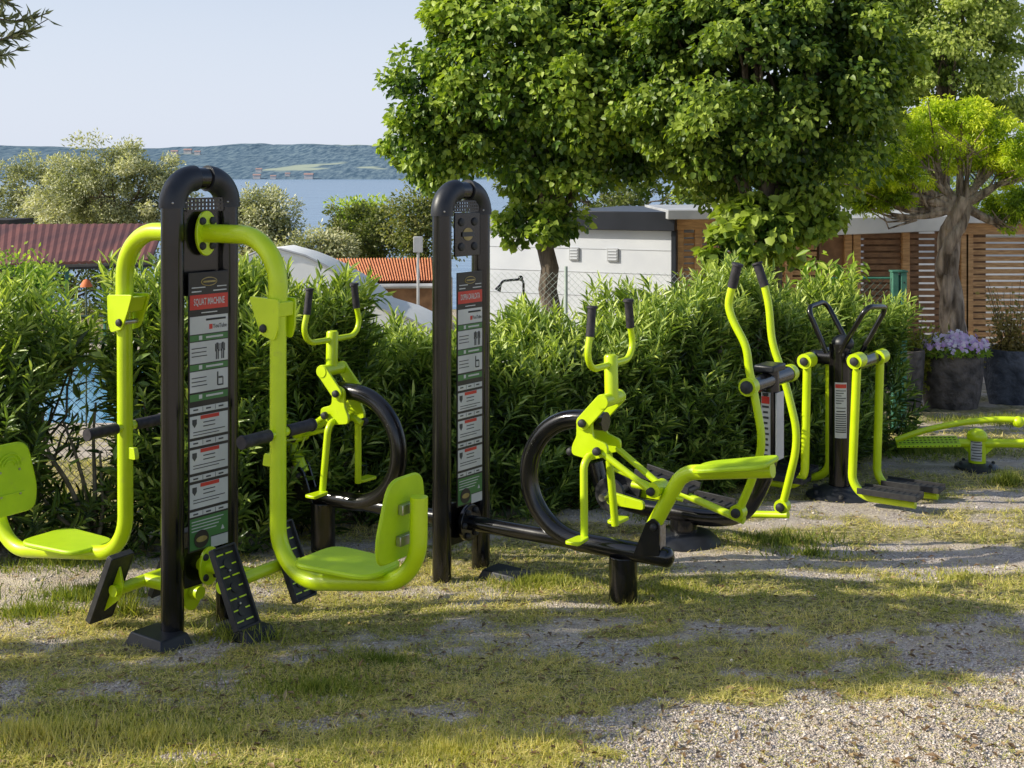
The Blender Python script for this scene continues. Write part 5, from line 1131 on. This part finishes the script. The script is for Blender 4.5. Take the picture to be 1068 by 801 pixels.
for k in range(12): mb.box(F3.w(q1[0], -.0615, sp[2] + hh * (.9 - k * .16)), .02 * (.6 + .4 * ((k * 7) % 5) / 4), .001, .006, F3.N, F3.L)
mb.box(F3.w(q1[0], -.0615, sp[2] + hh * .95), .018, .001, .008, F3.N, F3.L)
part('print', mb, 'sign_ink', sb2)
mb = MB(); mb.box(F3.w(q1[0], -.0615, sp[2] + hh * .78), .023, .0012, .02, F3.N, F3.L); part('print', mb, 'sign_red', sb2)
for lo, pts, gr2, foot in ((-.28, [(764, 298), (759, 318), (764, 334), (779, 362), (781, 385), (785, 402), (794, 450), (794, 470), (784, 502), (770, 534)], (769, 277), (770, 534)),
                     (.28, [(797, 297), (802, 318), (805, 358), (816, 388), (824, 418), (831, 448), (830, 472), (816, 528)], (790, 276), (816, 528))):
    mb = MB(); mb.tube(fil([V3(F3.p(x, y, lo)) for x, y in pts], .08, 4), .0225, 14); hb_ = part('handle_bar', mb, 'lime', ct)
    a, b = F3.p(*pts[0], lo), F3.p(*gr2, lo); d = unit(b - a); mb = MB(); mb.tube([a - d * .01, b, b + d * .001, b + d * .012], [.027, .027, .034, .032], 14); part('hand_grip', mb, 'grip', hb_)
    c = F3.w(q1[0], lo, q1[2]); mb = MB(); mb.tube([c - F3.L * .03, c + F3.L * .03], .05, 18); part('bearing', mb, 'lime', hb_)
    bolt(hb_, c + F3.L * np.sign(lo) * .04, F3.L * np.sign(lo), .036, .022)
    c = F3.p(*foot, lo); mb = MB(); mb.tube([c - F3.L * .028, c + F3.L * .028], .042, 18); part('bearing', mb, 'lime', hb_); bolt(hb_, c - F3.L * .042, -F3.L, .026, .016)
for lo, pts in ((-.26, [(776, 543), (712, 515), (660, 505)]), (.26, [(822, 537), (778, 536), (715, 520), (690, 512)])):
    mb = MB(); mb.tube([V3(F3.p(x, y, lo)) for x, y in pts], .026, 12, flat=.8); fb = part('foot_bar', mb, 'lime', ct)
    x = 745 if lo < 0 else 772
    y = 529 if lo < 0 else 532
    if lo < 0: a, b = F3.p(668, 492, lo * .8), F3.p(724, 512, lo * .8)
    else: a, b = F3.p(718, 519, lo * .8), F3.p(762, 529, lo * .8)
    up = unit(np.cross(b - a, F3.L)); up = up if up[2] > 0 else -up
    mb = MB(); c = (a + b) / 2; mb.box(c, np.linalg.norm(b - a) / 2, .075, .008, b - a, F3.L, up)
    for k in (-1, 1): mb.box(c + F3.L * .075 * k + up * .014, np.linalg.norm(b - a) / 2, .006, .02, b - a, F3.L, up)
    for k in range(5): mb.box(c + (b - a) * (-.4 + .2 * k) + up * .011, .006, .06, .003, b - a, F3.L, up)
    part('foot_tray', mb, 'rubber', fb, .003)
ck = F3.p(645, 512)
for lo in (-.1, .1):
    mb = MB(); c = F3.w(F3.tr(645, 512)[0], lo, F3.tr(645, 512)[2]); mb.tube([c - F3.L * .012, c + F3.L * .012], .1, 24); part('crank_disc', mb, 'rubber', ct, .003)
    mb = MB(); mb.prism(rounded([c + F3.L * lo * .3 + Z3 * .03, c + F3.L * lo * .3 + F3.N * .25 + Z3 * .0, c + F3.L * lo * .3 + F3.N * .25 - Z3 * .05, c + F3.L * lo * .3 - Z3 * .05], .02, 4), F3.L, .012); part('crank_arm', mb, 'lime', ct, .003)
mb = MB(); mb.tube([F3.w(F3.tr(645, 512)[0], -.2, ck[2]), F3.w(F3.tr(645, 512)[0], .2, ck[2])], .022, 14); part('crank_axle', mb, 'steel', ct)
# ---------------- air walker
C4 = np.array([(876 - CX) / FPX * 8.77, 8.77]); F4 = Frame(C4, (.82, -.572))
aw = thing('air_walker', 'lime green double air walker on one black post, with looped black handles', 'gym machine', (C4[0], C4[1], gz(C4[1])))
zpt = CAMZ - (358 - HZ) / FPX * 8.77; zbm = CAMZ - (374 - HZ) / FPX * 8.77; g4 = gz(8.77)
mb = MB(); mb.tube([(C4[0], C4[1], g4), (C4[0], C4[1], zpt)], .075, 26); part('post', mb, 'black', aw)
mb = MB(); mb.ball((C4[0] + .02, C4[1], zpt), .078, .8, 20, 12); part('post_cap', mb, 'elbow', aw)
mb = MB(); mb.lathe((C4[0], C4[1], g4), [(.08, .1), (.12, .09), (.19, .05), (.235, .03), (.24, -.03)], 30); bc = part('base_cover', mb, 'elbow', aw)
for k in range(6): bolt(bc, (C4[0] + .19 * math.cos(k * 1.05 + .3), C4[1] + .19 * math.sin(k * 1.05 + .3), g4 + .06), Z3, .018, .014)
mb = MB(); mb.tube([F4.w(-.2, 0, zbm), F4.w(.2, 0, zbm)], .05, 20); part('cross_beam', mb, 'black', aw)
for sg in (-1, 1):
    mb = MB(); mb.tube([F4.w(sg * .19, -.24, zbm), F4.w(sg * .19, .24, zbm)], .045, 20); part('axle_tube', mb, 'black', aw)
# label on the post
lv = np.array([.97, .24, 0]); nv_ = np.array([.1, -1, 0.]); nv_ = unit(nv_ + np.array([-.27, 0, 0])); lv = np.cross(nv_, -Z3) * 1
c = np.array([C4[0], C4[1], 0]) + nv_ * .0735 + Z3 * (CAMZ - (428 - HZ) / FPX * 8.7)
pw = []; hh = 29 / FPX * 8.7
mb = MB(); Vs = []
for k in range(7):
    a = -.55 + 1.1 * k / 6; d = nv_ * math.cos(a) + lv * math.sin(a)
    for z in (-hh, hh): Vs.append(np.array([C4[0], C4[1], c[2] + z]) + d * .0775)
mb.add(Vs, [(2 * k, 2 * k + 2, 2 * k + 3, 2 * k + 1) for k in range(6)]); sb = part('instruction_label', mb, 'sign_white', aw)
def curved(fr0, fr1, a0, a1, mat, nm):
    mb = MB(); Vs = []
    for k in range(5):
        a = a0 + (a1 - a0) * k / 4; d = nv_ * math.cos(a) + lv * math.sin(a)
        for z in (fr0, fr1): Vs.append(np.array([C4[0], C4[1], c[2] + hh * z]) + d * .079)
    mb.add(Vs, [(2 * k, 2 * k + 2, 2 * k + 3, 2 * k + 1) for k in range(4)]); return mb
def joinlab(lst, mat):
    mb = MB()
    for (a, b, e, f_) in lst:
        q = curved(a, b, e, f_, mat, ''); mb.add(q.v, q.f)
    part('print', mb, mat, sb)
joinlab([(.8, .94, -.5, .5)], 'sign_red')
joinlab([(.72 - k * .09, .69 - k * .09, -.45, .45 - .2 * (k % 3)) for k in range(6)] + [(.1, .07, -.45, .45), (-.02, -.06, -.4, .4)] + [(-.12 - k * .08, -.16 - k * .08, -.48, .48) for k in range(9)], 'sign_ink')
for (lo, t0, pts) in ((-.22, -1, [(842, 376), (839, 508), (790, 512)]), (.22, -1, [(865, 372), (865, 500), (800, 500)]), (-.22, 1, [(894, 376), (888, 516), (955, 520)]), (.22, 1, [(918, 372), (914, 508), (978, 512)])):
    P_ = [V3(F4.p(x, y, lo)) for x, y in pts]; P_[2][2] = P_[1][2] + .0
    mb = MB(); mb.tube(arcfil(P_, .14, 9), .0295, 16); ar = part('swing_leg', mb, 'lime', aw)
    mb = MB(); mb.tube([P_[0] - F4.L * .06, P_[0] + F4.L * .06], .052, 20); part('bearing', mb, 'lime', ar); bolt(ar, P_[0] - F4.L * .068, -F4.L, .03, .014)
    d = unit((P_[2] - P_[1])); c_ = P_[2] - d * .17 + Z3 * .045
    mb = MB(); mb.box(c_, .2, .075, .012, d, F4.L)
    for k in range(9): mb.box(c_ + d * (-.17 + k * .042) + Z3 * .0135, .006, .065, .002, d, F4.L)
    for k in (-1, 1): mb.box(c_ + F4.L * k * .077 + Z3 * .008, .2, .005, .02, d, F4.L)
    part('foot_plate', mb, 'rubber', ar, .003)
for pts in ([(862, 368, -.1), (842, 321, -.16), (861, 314, .16), (881, 352, .12)], [(876, 368, -.1), (904, 320, -.16), (925, 320, .16), (898, 368, .12)]):
    mb = MB(); mb.tube(arcfil([V3(F4.p(x, y, lo)) for x, y, lo in pts], .06, 7), .0185, 14); part('handle_loop', mb, 'black', aw)
# ---------------- sit up bench / rocker at the right edge
C5 = np.array([(1019 - CX) / FPX * 9.98, 9.98]); F5 = Frame(C5, (.97, -.243)); g5 = gz(9.98)
bn = thing('curved_bench', 'lime green curved exercise bench on a short labelled post, cut by the right edge', 'gym machine', (C5[0], C5[1], g5))
mb = MB(); z5 = CAMZ - (455 - HZ) / FPX * 9.98; mb.tube([(C5[0], C5[1], g5), (C5[0], C5[1], z5)], .068, 26); pst = part('post', mb, 'lime', bn)
mb = MB(); mb.lathe((C5[0], C5[1], g5), [(.06, .07), (.13, .06), (.17, .04), (.18, -.03)], 28); part('base_cover', mb, 'elbow', bn)
for k in range(6): bolt(bn, (C5[0] + .13 * math.cos(k * 1.05), C5[1] + .13 * math.sin(k * 1.05), g5 + .065), Z3, .014, .012)
mb = MB(); mb.ball((C5[0], C5[1], z5 + .0), .08, .8, 20, 10); part('post_cap', mb, 'lime', bn)
Vs = []; 
for k in range(9):
    a = -.8 + 1.3 * k / 8 - .3; d = np.array([math.sin(a), -math.cos(a), 0])
    for z in (g5 + .09, g5 + .27): Vs.append(np.array([C5[0], C5[1], z]) + d * .0695)
mb = MB(); mb.add(Vs, [(2 * k, 2 * k + 2, 2 * k + 3, 2 * k + 1) for k in range(8)]); sl = part('instruction_label', mb, 'sign_white', bn)
mb = MB()
for j in range(7):
    Vs = []
    for k in range(7):
        a = -.9 + 1.1 * k / 6 - .15 + .1 * (j % 3); d = np.array([math.sin(a), -math.cos(a), 0])
        for z in (g5 + .105 + j * .022, g5 + .112 + j * .022): Vs.append(np.array([C5[0], C5[1], z]) + d * .0705)
    mb.add(Vs, [(2 * k, 2 * k + 2, 2 * k + 3, 2 * k + 1) for k in range(6)])
part('print', mb, 'sign_ink', sl)
for lo in (-.17, .17):
    mb = MB(); dx = 0
    mb.tube(fil([V3(F5.p(x, y, lo)) for x, y in [(934, 459), (962, 449), (1000, 441), (1035, 437), (1070, 438), (1110, 446), (1140, 458)]], .2, 4), [.024, .024], 14); part('curved_rail', mb, 'lime', bn)
a, b = F5.tr(934, 460), F5.tr(1000, 459); Vs = []; mb = MB()
mb.box((F5.w(a[0], 0, a[2]) + F5.w(b[0], 0, b[2])) / 2 - Z3 * .01, (b[0] - a[0]) / 2, .17, .012, F5.w(b[0], 0, b[2]) - F5.w(a[0], 0, a[2]), F5.L); lp_ = part('seat_plate', mb, 'lime_plastic', bn, .006)
mb = MB()
for i in range(14):
    for j in (-1, 0, 1): p = F5.w(a[0] + (b[0] - a[0]) * (i + 1) / 15, j * .09, a[2] + (b[2] - a[2]) * (i + 1) / 15 + .003); mb.tube([p, p + Z3 * .002], .011, 8)
    p = F5.w(a[0] + (b[0] - a[0]) * (i + 1) / 15, -.1715, a[2] + (b[2] - a[2]) * (i + 1) / 15 - .01); mb.tube([p, p - F5.L * .001], .005, 8)
part('perforation', mb, 'dark', lp_)
mb = MB(); mb.tube([F5.p(1000, 462), F5.p(1140, 463)], .036, 16); part('centre_beam', mb, 'lime', bn)
mb = MB(); mb.prism([F5.p(1006, 462), F5.p(1040, 464), F5.p(1019, 482)], F5.L, .008); mb.prism([F5.p(1000, 462), F5.p(1034, 462), F5.p(1016, 478)], F5.L, .006); part('gusset', mb, 'lime', bn, .003)
mb = MB(); mb.ball(F5.p(1062, 440, -.17), .045, 1); part('knob', mb, 'lime', bn)
